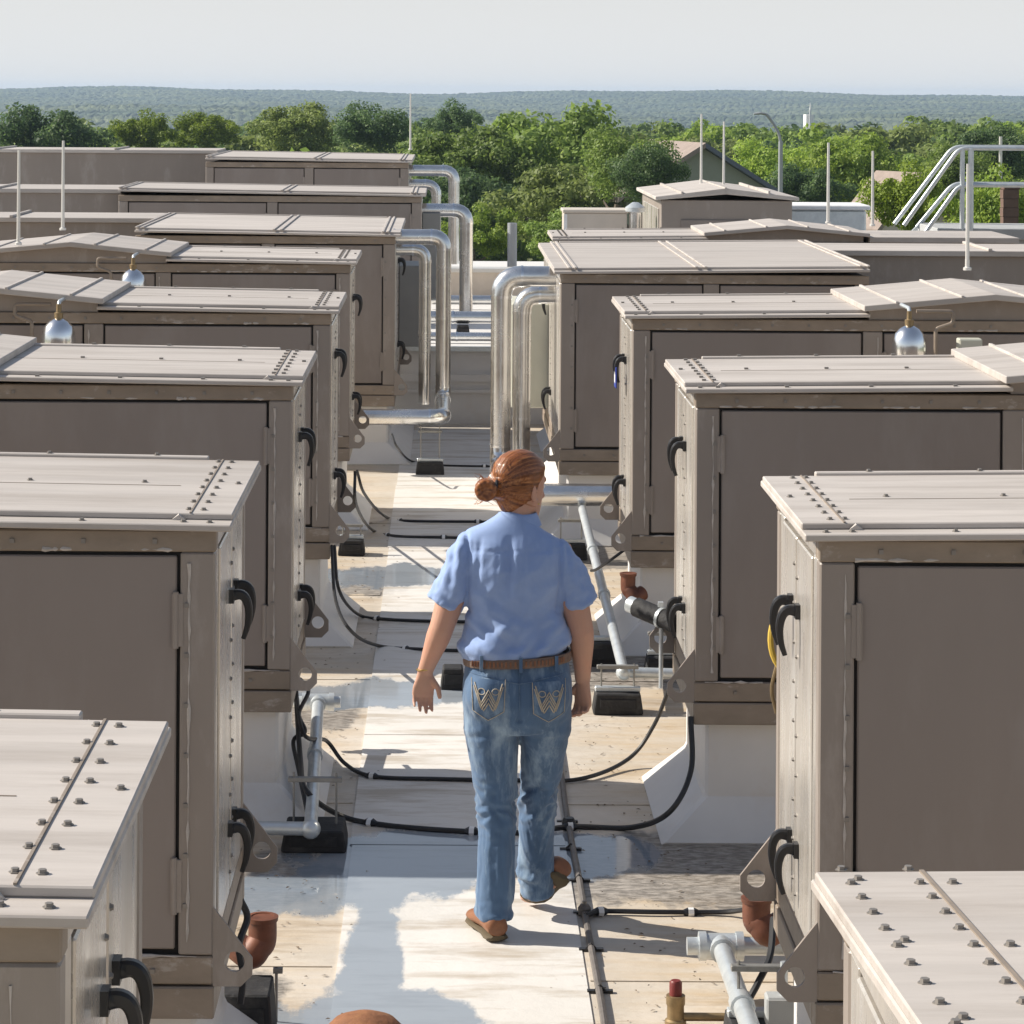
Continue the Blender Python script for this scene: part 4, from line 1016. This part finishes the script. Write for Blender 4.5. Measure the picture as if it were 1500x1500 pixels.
# shirt
Sm = MB()
Sm.limb([((-.002, .0, .972), .178, .126), ((-.002, -.0, .984), .187, .135), ((-.003, -.002, 1.005), .190, .138), ((-.004, 0, 1.05), .182, .126), ((-.006, 0, 1.12), .169, .116), ((-.008, .0, 1.20), .174, .120), ((-.012, .0, 1.28), .186, .122), ((-.018, .0, 1.325), .194, .112), ((-.016, .0, 1.362), .190, .096), ((-.012, .002, 1.39), .160, .082), ((-.010, .005, 1.415), .108, .072), ((-.006, .009, 1.436), .075, .064), ((-.002, .014, 1.452), .060, .058)], 36, pw=2.3)
def sleeve(sh, hem, r0, r1, wall=.012):
    d = (hem - sh).normalized()
    Sm.limb([(sh - d * .035 + Vector((0, 0, -.004)), r0 * .5, r0 * .75), (sh - d * .012, r0 * .82, r0 * 1.0), (sh + d * .035, r0, r0 * 1.1), (sh.lerp(hem, .5), r0 * 1.02, r0 * 1.08), (hem - d * .03, r1 * .99, r1 * 1.05), (hem, r1 * 1.03, r1 * 1.08), (hem, r1 * 1.03 - wall, r1 * 1.08 - wall), (hem - d * .05, r1 * .99 - wall, r1 * 1.03 - wall)], 22)
sleeve(Vector((-.163, 0, 1.332)), Vector((-.255, -.008, 1.148)), .068, .063)
sleeve(Vector((.130, 0, 1.334)), Vector((.226, -.006, 1.146)), .066, .058)
shirt = voxel(Sm, .006, 'shirt', 3)
for v in shirt.vertices:
    if v.co.z < 1.1: v.co.z += (v.co.x + .03) * .09 * min(1, (1.1 - v.co.z) / .12)
def shirt_d(p, q):
    v = 0
    x, z = p.x + .006, p.z
    body_ = max(0, 1 - abs(x) / .20)
    up = min(1, max(0, (z - 1.15) / .15)) * min(1, max(0, (1.40 - z) / .05))
    v += .013 * up * N(Vector((x * 17 + (z - 1.25) * x * 14, 1, z * 2.2)))                    # folds falling from the yoke
    v += .009 * up * N(Vector((x * 42 + (z - 1.25) * x * 26, 4, z * 2)))
    lo = min(1, max(0, (1.22 - z) / .12)) * min(1, max(0, (z - .975) / .03))
    v += .021 * lo * N(Vector((x * 6.5, 7, z * 15 + abs(x) * 9)))                               # blousing above the belt
    v += .014 * lo * N(Vector((x * 13 + z * 6, 2, z * 26 - abs(x) * 16)))
    v += .010 * (.22 - abs(N(Vector((x * 7 + z * 5, 11, z * 9 - x * 8))))) * min(1, max(0, (1.40 - z) / .06))          # sharp creases
    v += .006 * (.22 - abs(N(Vector((x * 15 - z * 9, 15, z * 12 + x * 10))))) * min(1, max(0, (1.36 - z) / .06))
    if abs(x) > .175: v += .0095 * N(Vector((x * 9 + z * 9, p.y * 18, z * 16))) + .004 * N(p * 42)
    ax_ = .162 - (1.36 - z) * .02
    if 1.12 < z < 1.40: v -= .006 * math.exp(-((abs(x + .008) - ax_) / .007) ** 2)            # armhole seams
    if 1.0 < z < 1.34: v -= .0035 * (math.exp(-((x + .022) / .005) ** 2) + math.exp(-((x - .020) / .005) ** 2)) * (z - 1.0) / .34   # back pleat
    if z > 1.338 and z < 1.352 and p.y < 0 and abs(x) < .15: v -= .0016                        # yoke seam
    return v
displace(shirt, shirt_d)
sob = link('shirt', shirt, MT['shirt'], PR)
C_ = MB(); cc = Vector((0, .016, 0)); n = 30; rings = []
for z, ro, dx in ((1.415, .068, 0), (1.442, .064, 0), (1.460, .061, 0), (1.463, .058, 0), (1.43, .055, 0)):
    rings.append([Vector((.0 + ro * 1.02 * math.cos(q), .016 + (ro * (.98 if math.sin(q) < 0 else 1.08)) * math.sin(q), z - (.025 if math.sin(q) > .3 else 0) * math.sin(q))) for q in [2 * math.pi * i / n for i in range(n)]])
C_.loft(rings, caps=False)
part('collar', C_, MT['shirt'], sob, smooth=True)
C2 = MB(); rings = []
for z, ro in ((1.461, .0625), (1.445, .071), (1.418, .081), (1.416, .078), (1.454, .060)):
    rings.append([Vector((ro * 1.04 * math.cos(q), .014 + ro * (.98 if math.sin(q) < 0 else 1.1) * math.sin(q), z - (.03 * math.sin(q) if math.sin(q) > .3 else 0) + .004 * math.cos(2 * q))) for q in [2 * math.pi * i / n for i in range(n)]])
C2.loft(rings, caps=False)
part('collar_fold', C2, MT['shirt'], sob, smooth=True)
# jeans
J = MB()
J.limb([((.002, 0, .976), .160, .106), ((.002, 0, .97), .172, .118), ((.002, -.004, .94), .181, .124), ((.002, -.012, .88), .190, .130), ((.002, -.014, .82), .192, .130), ((.003, -.006, .765), .186, .118), ((.005, 0, .725), .165, .10)], 36, pw=2.25)
for s in (-1, 1): J.ball((s * .086 + .003, -.066, .845), (.096, .082, .105), 20, 14)
def leg(path, wall=.010):
    p = [(Vector(c), a, b) for c, a, b in path]; c, a, b = p[-1]; d = (c - p[-2][0]).normalized()
    J.limb(p + [(c + d * .002, a - wall, b - wall), (c - d * .06, a - wall, b - wall)], 26)
leg([((-.092, -.004, .80), .094, .105), ((-.088, -.004, .73), .096, .104), ((-.080, .0, .64), .088, .094), ((-.073, .006, .54), .078, .085), ((-.067, .008, .45), .069, .077), ((-.066, .002, .36), .065, .075), ((-.066, -.006, .25), .0645, .074), ((-.070, -.012, .14), .067, .077), ((-.076, -.014, .105), .066, .078), ((-.077, -.014, .062), .065, .080)])
leg([((.098, .002, .80), .094, .105), ((.099, .018, .73), .094, .102), ((.097, .05, .64), .081, .09), ((.090, .085, .54), .073, .083), ((.083, .113, .45), .067, .076), ((.079, .142, .36), .064, .073), ((.077, .172, .26), .064, .072), ((.080, .202, .16), .067, .077), ((.084, .220, .085), .064, .078)])
jeans = voxel(J, .0062, 'jeans', 3)
def jean_d(p, q):
    v = 0; left = p.x < .008; cx = -.068 if left else .082
    kz = .44 if left else .45
    g = math.exp(-((p.z - kz) / .085) ** 2); a = math.atan2(p.x - cx, p.y - (0 if left else .11))
    zz = p.z + .022 * math.sin(a * 1.0 + (.6 if left else 2.4)) + .012 * N(Vector((a * 1.5, 1, p.z * 6)))
    v += g * (.0145 * (.35 - abs(N(Vector((a * .8, 3.1 if left else 8.2, zz * 24))) * 1.6)) + .0105 * N(Vector((a * 1.3, 5.5, zz * 44))))
    h = math.exp(-((p.z - .085) / .05) ** 2) if left else math.exp(-((p.z - .15) / .06) ** 2)
    v += .011 * h * N(Vector((p.x * 16, p.y * 16, p.z * 30))) + .004 * h * N(p * 50)
    c = math.exp(-((p.z - .70) / .035) ** 2)
    v += .010 * c * (.3 - abs(N(Vector((p.x * 5, 2, p.z * 34 + abs(p.x) * 9)))))
    if .14 < p.z < .38: v += .0055 * N(Vector((a * 2.0, 3, p.z * 6))) + .0025 * N(Vector((a * 5, 9, p.z * 14)))
    if .52 < p.z < .7: v += .003 * N(Vector((p.x * 12 + p.z * 9, 6, p.z * 12)))
    if p.z > .76 and p.y < 0: v -= .008 * math.exp(-((p.x - .006) / .010) ** 2)                # seat seam
    v += .0012 * N(p * 45)
    return v
displace(jeans, jean_d)
job = link('jeans', jeans, MT['denim'], PR)
bv = BVHTree.FromPolygons([v.co.copy() for v in jeans.vertices], [tuple(p.vertices) for p in jeans.polygons])
def onback(x, z, off):
    r = bv.ray_cast(Vector((x, -1, z)), Vector((0, 1, 0)))
    return (r[0] + Vector((0, -off, 0))) if r[0] else Vector((x, -.12 - off, z))
def stitch(pts, r=.0017, name='stitching', m='stitch', off=.0052, k=5):
    out = []
    for a, b in zip(pts[:-1], pts[1:]):
        for j in range(k): out.append(onback(a[0] + (b[0] - a[0]) * j / k, a[1] + (b[1] - a[1]) * j / k, off))
    out.append(onback(*pts[-1], off)); return MB().tube(out, r, 5)
for s, cx, cz in ((-1, -.100, .848), (1, .108, .842)):
    w = .058; poly = [(cx - w, cz + .062), (cx + w, cz + .066), (cx + w * .92, cz - .045), (cx, cz - .078), (cx - w * .92, cz - .045)]
    q = MB(); nx, nz = 12, 14; vs_ = []
    for k in range(nz + 1):
        z = cz + .064 - k * .142 / nz
        for i in range(nx + 1):
            u = i / nx * 2 - 1; zz = z - max(0, (k / nz - .74) / .26) * 0; lim = cz - .045 - (1 - abs(u)) * .033
            ww = w * (1 - .08 * k / nz)
            vs_.append(onback(cx + u * ww, max(z, lim), .0032))
    q.add(vs_, [(k * (nx + 1) + i, k * (nx + 1) + i + 1, (k + 1) * (nx + 1) + i + 1, (k + 1) * (nx + 1) + i) for k in range(nz) for i in range(nx)])
    bp_ = part('back_pocket', q, MT['denim'], job, smooth=True)
    bp_['label'] = 'back pocket with cream W stitching'
    part('pocket_edge', stitch([poly[0], poly[4], poly[3], poly[2], poly[1]], .0013, m='denim'), MT['stitch'], job)
    for dz, sc in ((0, 1), (-.012, .86), (.013, .95), (-.024, .62)):
        W_ = [(-.050, .040), (-.027, -.030), (0, .018), (.027, -.030), (.050, .040)]
        part('stitching', stitch([(cx + x * sc, cz + z * sc + dz) for x, z in W_], .0022), MT['stitch'], job)
    for dx in (-.024, .024):
        part('stitching', stitch([(cx + dx + .012 * math.cos(t), cz + .024 + .010 * math.sin(t)) for t in [j * math.pi / 5 for j in range(11)]], .0018, k=2), MT['stitch'], job)
part('seam', stitch([(.006, .955), (.006, .90), (.007, .85), (.008, .80)], .0018, off=.001), MT['denim'], job)
part('seam', stitch([(-.165, .925), (-.08, .915), (.006, .897), (.09, .915), (.17, .925)], .0018, off=.0015), MT['denim'], job)
# belt with loops
bel = MB(); n = 48; rings = []
for z, o in ((.950, .0), (.949, .008), (.964, .010), (.981, .008), (.9805, .0)):
    rings.append([((.002 + (.180 + o) * math.copysign(abs(math.cos(q)) ** .9, math.cos(q))), -.002 + (.128 + o) * math.copysign(abs(math.sin(q)) ** .9, math.sin(q)), z + .010 * math.cos(q)) for q in [2 * math.pi * i / n for i in range(n)]])
bel.loft(rings, caps=False)
be = part('belt', bel, MT['leather'], PR, smooth=True)
for k in range(26):
    q = -math.pi / 2 + (k - 12.5) * .075; x = .002 + .191 * math.copysign(abs(math.cos(q)) ** .9, math.cos(q)); y = -.002 + .139 * math.copysign(abs(math.sin(q)) ** .9, math.sin(q))
    part('weave', MB().box(-.003, .003, -.002, .002, -.009, .009), MT['shoe'], be, key='w', loc=(x, y, .965 + .010 * math.cos(q)))
for q in (-math.pi / 2 + .03, -2.25, -.85):
    x = .002 + .192 * math.copysign(abs(math.cos(q)) ** .9, math.cos(q)); y = -.002 + .142 * math.copysign(abs(math.sin(q)) ** .9, math.sin(q))
    part('belt_loop', MB().box(x - .006, x + .006, y - .004, y + .003, .938, .990), MT['denim'], job, bevel=.001)
# shoes
def shoe(heel, toe, up, k=1.0, name='shoe'):
    d = (toe - heel); L_ = d.length; d = d / L_; sd = d.cross(up).normalized(); u = sd.cross(d)
    def sec(t, w, h0, h1):
        w *= k; h1 *= k; c = heel + d * (t * L_)
        return [c + sd * (w * math.cos(q)) + u * ((h1 - h0) / 2 * math.sin(q) + (h0 + h1) / 2) for q in [2 * math.pi * i / 18 for i in range(18)]]
    m = MB(); m.loft([sec(-.02, .018, .018, .05), sec(0, .031, .012, .066), (sec(.12, .036, .012, .082)), sec(.3, .036, .012, .090), sec(.45, .038, .012, .078), sec(.62, .045, .012, .06), sec(.8, .043, .012, .048), sec(.94, .030, .013, .038), sec(1.0, .012, .016, .028)])
    o = part(name, m, MT['shoe'], PR, smooth=True, angle=60)
    s_ = MB(); s_.loft([sec(-.015, .022, .0, .016), sec(.02, .034, -.004, .016), sec(.14, .038, -.006, .016), sec(.30, .034, -.003, .016), sec(.5, .039, .0, .016), sec(.65, .046, .0, .016), (sec(.82, .044, .0, .016)), sec(.95, .030, .002, .016), sec(1.0, .014, .006, .016)])
    part('sole', s_, MT['sole'], o, smooth=True)
shoe(Vector((-.062, -.100, .006)), Vector((-.140, .155, .004)), Vector((0, 0, 1)), 1.15)
shoe(Vector((.162, .150, .150)), Vector((.048, .320, .012)), Vector((.35, .55, .9)), 1.2)

# ------------------------------------------------------------------ land, far forest, trees, houses
rng = np.random.default_rng(5)
def ground_z(y):
    return float(np.interp(y, [-100, 350, 1500, 2000, 2600, 2900, 4500, 4700, 6000], [-9, -9, -44, -40, -19, -28, 2, 2, -20]))
MT['grass'] = mat('dry_grass', (0.10, 0.12, 0.045), 0.9, 0, .25, .05, tint=(.16, .14, .08), tscale=.02, tamt=.5)
gys = [-200, 0, 150, 350, 700, 1100, 1500, 2000, 2600, 2900, 3600, 4500, 4700, 6000]
gm = MB()
for i, y in enumerate(gys):
    for x in (-6000, 6000): gm.v.append((x, y, ground_z(y)))
gm.f = [(2 * i, 2 * i + 1, 2 * i + 3, 2 * i + 2) for i in range(len(gys) - 1)]
structure('ground', gm.mesh('ground'), MT['grass'], 'grassy ground and far hills')
bw = MB().box(-13.9, 13.9, -2.9, 36.9, -9.2, -.401).mesh('building'); b_ = link('building', bw, MT['stucco'])
tag(b_, 'tan building whose roof carries all the air units', 'building', kind='structure')

# distant woods as one canopy sheet of crowns
MT['far'] = mat('distant_canopy', (0.035, 0.06, 0.022), 0.8, 0, .5, .02, tint=(.10, .12, .04), tscale=.006, tamt=.9, tlo=.42, thi=.6)
rows = np.concatenate([np.arange(560, 1500, 16), np.arange(1500, 2000, 60), np.arange(2000, 4660, 26)]).astype(float)
ncol = 1000; tt = np.linspace(-.30, .36, ncol); VV = []
for y in rows:
    x = tt * y + rng.uniform(-3, 3); per = 8.0 + 3 * rng.random()
    k = x / per + rng.random() * 50; ki = np.floor(k).astype(int); fr = k - ki
    tab = rng.random(int(ki.max() - ki.min()) + 3) ** 1.3; r = tab[ki - ki.min()]
    z = ground_z(y) + 6.0 + (5.2 if y < 1400 else 3.2) * (.35 + .65 * r) * np.sqrt(np.clip(1 - (2 * fr - 1) ** 2, 0, 1))
    z += rng.uniform(-.35, .35, ncol) * (1 if y < 3800 else 1.8) + 3.6 * np.sin(x / 260 + y / 900 + 2 * np.sin(x / 610)) * min(1, y / 2500) + 1.6 * np.sin(x / 57 + y / 190) * min(1, y / 2500)
    VV.append(np.stack([x, y + rng.uniform(-5, 5, ncol), z], 1))
VV = np.concatenate(VV); nr = len(rows)
ii = (np.arange(nr - 1)[:, None] * ncol + np.arange(ncol - 1)[None]).ravel()
FF = np.stack([ii, ii + 1, ii + ncol + 1, ii + ncol], 1)
me = bpy.data.meshes.new('distant_woods'); me.from_pydata(VV.tolist(), [], FF.tolist()); me.update()
dw = link('distant_woods', me, MT['far']); tag(dw, 'blue hazy wooded hills along the horizon', 'woods', kind='stuff')

def crown_mesh(name, rx, ry, rz, ncl, nleaf, size, seed, squash=.75):
    """leaf quads spread over many clumps in an uneven crown; origin at the crown's middle"""
    g = np.random.default_rng(seed); V = []
    cen = []
    for i in range(ncl):
        d = g.normal(size=3); d /= np.linalg.norm(d); d[2] = d[2] * .9 + .12
        q = g.uniform(.45, 1.0) ** .6
        lump = .82 + .30 * math.sin(3 * math.atan2(d[1], d[0]) + seed) * (1 - abs(d[2])) + .12 * g.normal()
        cen.append((d * np.array([rx, ry, rz]) * q * lump, g.uniform(.20, .36) * (rx + rz) * .5))
    for c, r in cen:
        d = g.normal(size=(nleaf, 3)); d /= np.linalg.norm(d, axis=1)[:, None]
        p = c + d * (r * g.uniform(.55, 1.05, (nleaf, 1))) * np.array([1, 1, squash])
        nrm = d + g.normal(size=(nleaf, 3)) * .55 + np.array([0, 0, .35]); nrm /= np.linalg.norm(nrm, axis=1)[:, None]
        a = np.cross(nrm, g.normal(size=(nleaf, 3))); a /= np.linalg.norm(a, axis=1)[:, None]; b = np.cross(nrm, a)
        s = size * g.uniform(.6, 1.3, (nleaf, 1))
        V.append(np.stack([p - a * s, p - b * s * .55, p + a * s, p + b * s * .55], 1))
    V = np.concatenate(V).reshape(-1, 3); n = len(V) // 4
    me = bpy.data.meshes.new(name); me.vertices.add(4 * n); me.vertices.foreach_set('co', V.ravel().astype(np.float32))
    me.loops.add(4 * n); me.loops.foreach_set('vertex_index', np.arange(4 * n, dtype=np.int32))
    me.polygons.add(n); me.polygons.foreach_set('loop_start', np.arange(0, 4 * n, 4, dtype=np.int32))
    me.update(calc_edges=True); return me
def trunk_mesh(h, r, seed):
    g = random.Random(seed); mb = MB(); rr = lambda: g.uniform(-.3, .3)
    top = Vector((rr(), rr(), h)); mb.limb([((0, 0, -.2), r * 1.5, r * 1.5), ((rr() * .3, rr() * .3, h * .3), r, r), (top * .75 + Vector((rr(), rr(), 0)), r * .75, r * .75), (top, r * .5, r * .5)], 9)
    for k in range(6):
        a = k * 1.05 + g.random(); l = h * g.uniform(.4, .65); s = Vector((0, 0, h * g.uniform(.5, .9)))
        l *= .55; e = s + Vector((math.cos(a) * l, math.sin(a) * l, l * g.uniform(.3, .6))); m = s.lerp(e, .5) + Vector((0, 0, -l * .08))
        mb.limb([(s, r * .45, r * .45), (m, r * .3, r * .3), (e, r * .1, r * .1)], 6)
    return mb.mesh('trunk', True)
CROWN = {}; TRUNK = {}
def crown(kind, m, lod):
    k = (kind, m, lod)
    if k not in CROWN:
        ncl, nl, sz = ((54, 240, .165), (34, 110, .27), (26, 44, .45))[lod]
        me = crown_mesh('crown', 1.0 * 4.6, 4.3, (3.3, 2.9, 3.8)[kind], ncl, nl, sz, 31 + kind * 7 + lod); me.materials.append(MT[m]); CROWN[k] = me
    return CROWN[k]
def tree(px, ptop, wpx, Y, m, label, group=None, lod=0, kind=0, rz=0, tall=None):
    a, b = ab(px, ptop - (0 if group else 20)); w = wpx * Y / F; x = a * Y / F; zt = H - b * Y / F; g = ground_z(Y)
    sc = w / 9.8; ch = (3.3, 2.9, 3.8)[kind] * 1.12
    sz = sc * (1 if tall is None else tall); cz = zt - ch * sz
    o = thing('tree', label, 'tree', (x, Y, g), group)
    c = link('crown', crown(kind, m, lod), None, o, (0, 0, cz - g), (0, 0, rz)); c.scale = (sc, sc, sz)
    tk = TRUNK.setdefault(kind, None)
    if tk is None: tk = TRUNK[kind] = trunk_mesh(5.0, .26, kind + 3); tk.materials.append(MT['bark'])
    t = link('trunk', tk, None, o, (0, 0, 0), (0, 0, rz)); hs = max(.5, (cz - g - 1.0) / 5.6); t.scale = (hs * .8, hs * .8, hs)
    return o
T = tree
T(806, 152, 300, 150, 'leaf', 'tall round topped oak rising highest behind the parapet', kind=0, tall=1.05)
T(690, 190, 230, 146, 'leaf', 'broad green oak left of the tallest oak', kind=0, rz=1)
T(912, 188, 160, 119, 'leaf', 'green oak right of the tallest oak, touching the house', kind=2, rz=2, tall=1.0)
T(858, 236, 260, 130, 'leafolive', 'brownish olive oak in front of the tallest oak', kind=0, rz=.5)
T(690, 252, 190, 140, 'leafdark', 'dark oak low behind the upper left pipes', kind=0, rz=2.2, tall=1.1)
T(712, 318, 130, 118, 'leafbright', 'bright green bushy tree just above the parapet coping', kind=1, rz=.2, tall=1.0)
T(820, 322, 140, 116, 'leaf', 'low green tree between the grey post and the deep right unit', kind=1, rz=1.7)
T(938, 214, 125, 112, 'leafdark', 'narrow dark tree beside the gabled house', kind=2, rz=4)
T(70, 162, 190, 185, 'leafdark', 'dark round oak at the far left above the units', kind=0, rz=3)
T(215, 180, 110, 190, 'leafyellow', 'yellow green tree left of its paler twin', kind=1, rz=1)
T(305, 178, 120, 195, 'leafyellow', 'yellow green tree right of its twin, over the left row', kind=0, rz=2.6, tall=.8)
T(440, 160, 150, 185, 'leafolive', 'olive oak above the middle of the farthest left unit', kind=0, rz=.9)
T(552, 156, 130, 180, 'leafdark', 'dark tree just left of the thin mast', kind=2, rz=1.4, tall=.9)
T(668, 165, 100, 205, 'leafdark', 'dark tree just right of the thin mast', kind=1, rz=5, tall=1.1)
T(1250, 205, 170, 150, 'leafbright', 'bright green tree behind the pair of rods', kind=0, rz=.4, tall=1.1)
T(1120, 205, 150, 165, 'leafbright', 'bright green tree behind the street lamp', kind=2, rz=2.4)
T(1335, 255, 150, 84, 'leafyellow', 'leafy yellow green tree behind the stair rails', kind=1, rz=.7, tall=1.3)
T(1450, 262, 170, 80, 'leafbright', 'leafy light green tree beneath the guardrail', kind=1, rz=2, tall=1.3)
T(1345, 272, 105, 97, 'leafbright', 'bright green tree half covering the small rose grey roof', kind=2, rz=5)
T(1460, 195, 150, 130, 'leafdark', 'dark green tree in the upper right above the guardrail', kind=0, rz=1.1)
T(1385, 215, 130, 125, 'leaf', 'mid green tree behind the bend of the guardrail', kind=2, rz=3.1)
T(1180, 250, 140, 135, 'leafdark', 'dark tree low between the street lamp and the rods', kind=0, rz=2.9, tall=1.1)
# the dense wood behind: individuals, nearer rows larger
def wood(n, y0, y1, lod, zlo, zhi, skip=lambda px, Y: False):
    k = 0
    while k < n:
        Y = random.uniform(y0, y1); px = random.uniform(-160, 1660)
        if skip(px, Y): continue
        zt = random.uniform(zlo, zhi); b = (H - zt) * F / Y
        w = random.uniform(9, 14) * F / Y
        m = random.choice(['leaf', 'leaf', 'leafdark', 'leafolive', 'leafbright' if px > 900 else 'leafdark', 'leafyellow' if random.random() < .25 else 'leaf'])
        T(px, PY + b, w, Y, m, 'green tree in the dense wood beyond the rooftop', 'trees of the dense wood', lod, random.choice([0, 0, 1, 2]), random.uniform(0, 6), random.uniform(.85, 1.1)); k += 1
wood(26, 160, 205, 1, -1.8, -.3, lambda px, Y: 900 < px < 1240 and Y < 172)
wood(64, 205, 300, 1, -1.2, .8)
wood(150, 300, 470, 2, -2.4, .4)

# houses among the trees
def house(label, x, y, rz, w, l, zr, ze, roofm, wallm, gablem):
    o = thing('house', label, 'house', (x, y, -9)); o.rotation_euler = (0, 0, rz)
    part('wall', MB().prism([(-w / 2, 0), (w / 2, 0), (w / 2, ze), (0, zr), (-w / 2, ze)], 'y', 0, l), MT[wallm], o)
    sl_ = (zr - ze) / (w / 2); ov = .5
    for s, m in ((-1, roofm), (1, gablem)):
        xe = s * (w / 2 + ov); zee = ze - ov * sl_
        part('roof', MB().prism([(0, zr + .02), (xe, zee + .02), (xe, zee + .24), (0, zr + .26)], 'y', -.45, l + .45), MT[m], o)
    for xx in (-w * .22, w * .22):
        f = part('window', MB().box(xx - .6, xx + .6, -.05, -.001, ze - 2.2, ze - .6), MT['white'], o)
        part('pane', MB().box(xx - .5, xx + .5, -.07, -.052, ze - 2.1, ze - .7), MT['slate'], f)
    return o
q = at(1030, 217, 128)
house('sage green gabled house with rose grey and slate roof among the trees', q.x, 128, math.radians(11), 7.4, 9, q.z + 9, q.z + 9 - 2.25, 'shingle', 'siding', 'slate')
q = at(1306, 262, 105)
house('small house with rose grey roof peeking out left of the stair rails', q.x + .9, 105, math.radians(25), 3.0, 2.2, q.z + 9, q.z + 9 - 1.6, 'shingle', 'cream', 'shingle')
q = at(1480, 278, 76); c = thing('chimney', 'brown brick chimney under the guardrail at the right edge', 'chimney', (q.x, 76, -9))
hh = q.z + 9
for k in range(9):
    part('brick_course', MB().box(-.25 + .01 * (k % 2), .19 - .01 * (k % 2), -.25 + .01 * (k % 2), .19 - .01 * (k % 2), hh - .25 * (k + 1) + .012, hh - .25 * k), MT['brick'], c)
part('shaft', MB().box(-.175, .175, -.175, .175, 0, hh - .02), MT['brick'], c)
part('cap', MB().box(-.23, .23, -.23, .23, hh + .002, hh + .14), MT['brick'], c, bevel=.02)
# church steeple far off
q = at(1187, 150, 880); st_ = thing('steeple', 'tiny white church steeple on the hazy horizon', 'steeple', (q.x, 880, ground_z(880)))
zz = q.z - ground_z(880)
part('tower', MB().box(-.28, .28, -.28, .28, 0, zz - 2.4), MT['white'], st_)
part('nave', MB().box(-1.2, 1.2, .6, 8, 0, zz - 3.9), MT['white'], st_)
part('spire', MB().loft([[(r * math.cos(i * math.pi / 4), r * math.sin(i * math.pi / 4), z) for i in range(8)] for r, z in ((.3, zz - 2.39), (.2, zz - 1.5), (.05, zz))]), MT['white'], st_)
# street lamp and utility pole
a, b = at(1143, 300, 112), at(1143, 207, 112); lp = thing('street_lamp', 'grey street lamp with slanting arm among the trees', 'street lamp', (a.x, 112, -9))
part('pole', MB().tube([(0, 0, 0), (0, 0, b.z + 9)], [.14, .09], 10), MT['lamp_post'], lp, smooth=True)
e = at(1122, 168, 112) - Vector((a.x, 112, -9))
part('arm', MB().tube(spline([(0, 0, b.z + 9 - .05), (-.12, 0, b.z + 9.4), (e.x + .12, 0, e.z - .1), (e.x, 0, e.z)], 4), .06, 8), MT['lamp_post'], lp, smooth=True)
part('lamp_head', MB().limb([((e.x + .05, 0, e.z), .05, .05), ((e.x - .2, 0, e.z + .06), .10, .06), ((e.x - .5, 0, e.z + .03), .06, .04)], 10, ref=Vector((0, 1, 0))), MT['lamp_post'], lp, smooth=True)
a, b = at(1465, 340, 100), at(1465, 200, 100); up = thing('utility_pole', 'thin pale utility pole among the trees at far right', 'pole', (a.x, 100, -9))
part('pole', MB().tube([(0, 0, 0), (0, 0, b.z + 9)], [.10, .06], 8), MT['rodmetal'], up, smooth=True)
part('crossarm', MB().box(-.55, .55, -.05, .05, b.z + 8.6, b.z + 8.7), MT['bark'], up)

# ------------------------------------------------------------------ air
hz = bpy.data.materials.new('haze'); hz.use_nodes = True; n = hz.node_tree.nodes; n.remove(n['Principled BSDF'])
pv = n.new('ShaderNodeVolumePrincipled'); pv.inputs['Color'].default_value = (.56, .72, .98, 1); pv.inputs['Density'].default_value = .000135
pv.inputs['Anisotropy'].default_value = 0.1
hz.node_tree.links.new(pv.outputs[0], n['Material Output'].inputs['Volume'])
ho = link('haze', MB().box(-7000, 7000, -250, 6100, -50, 22).mesh('haze'), hz); ho['kind'] = 'stuff'; ho['label'] = 'pale summer haze over the far woods'
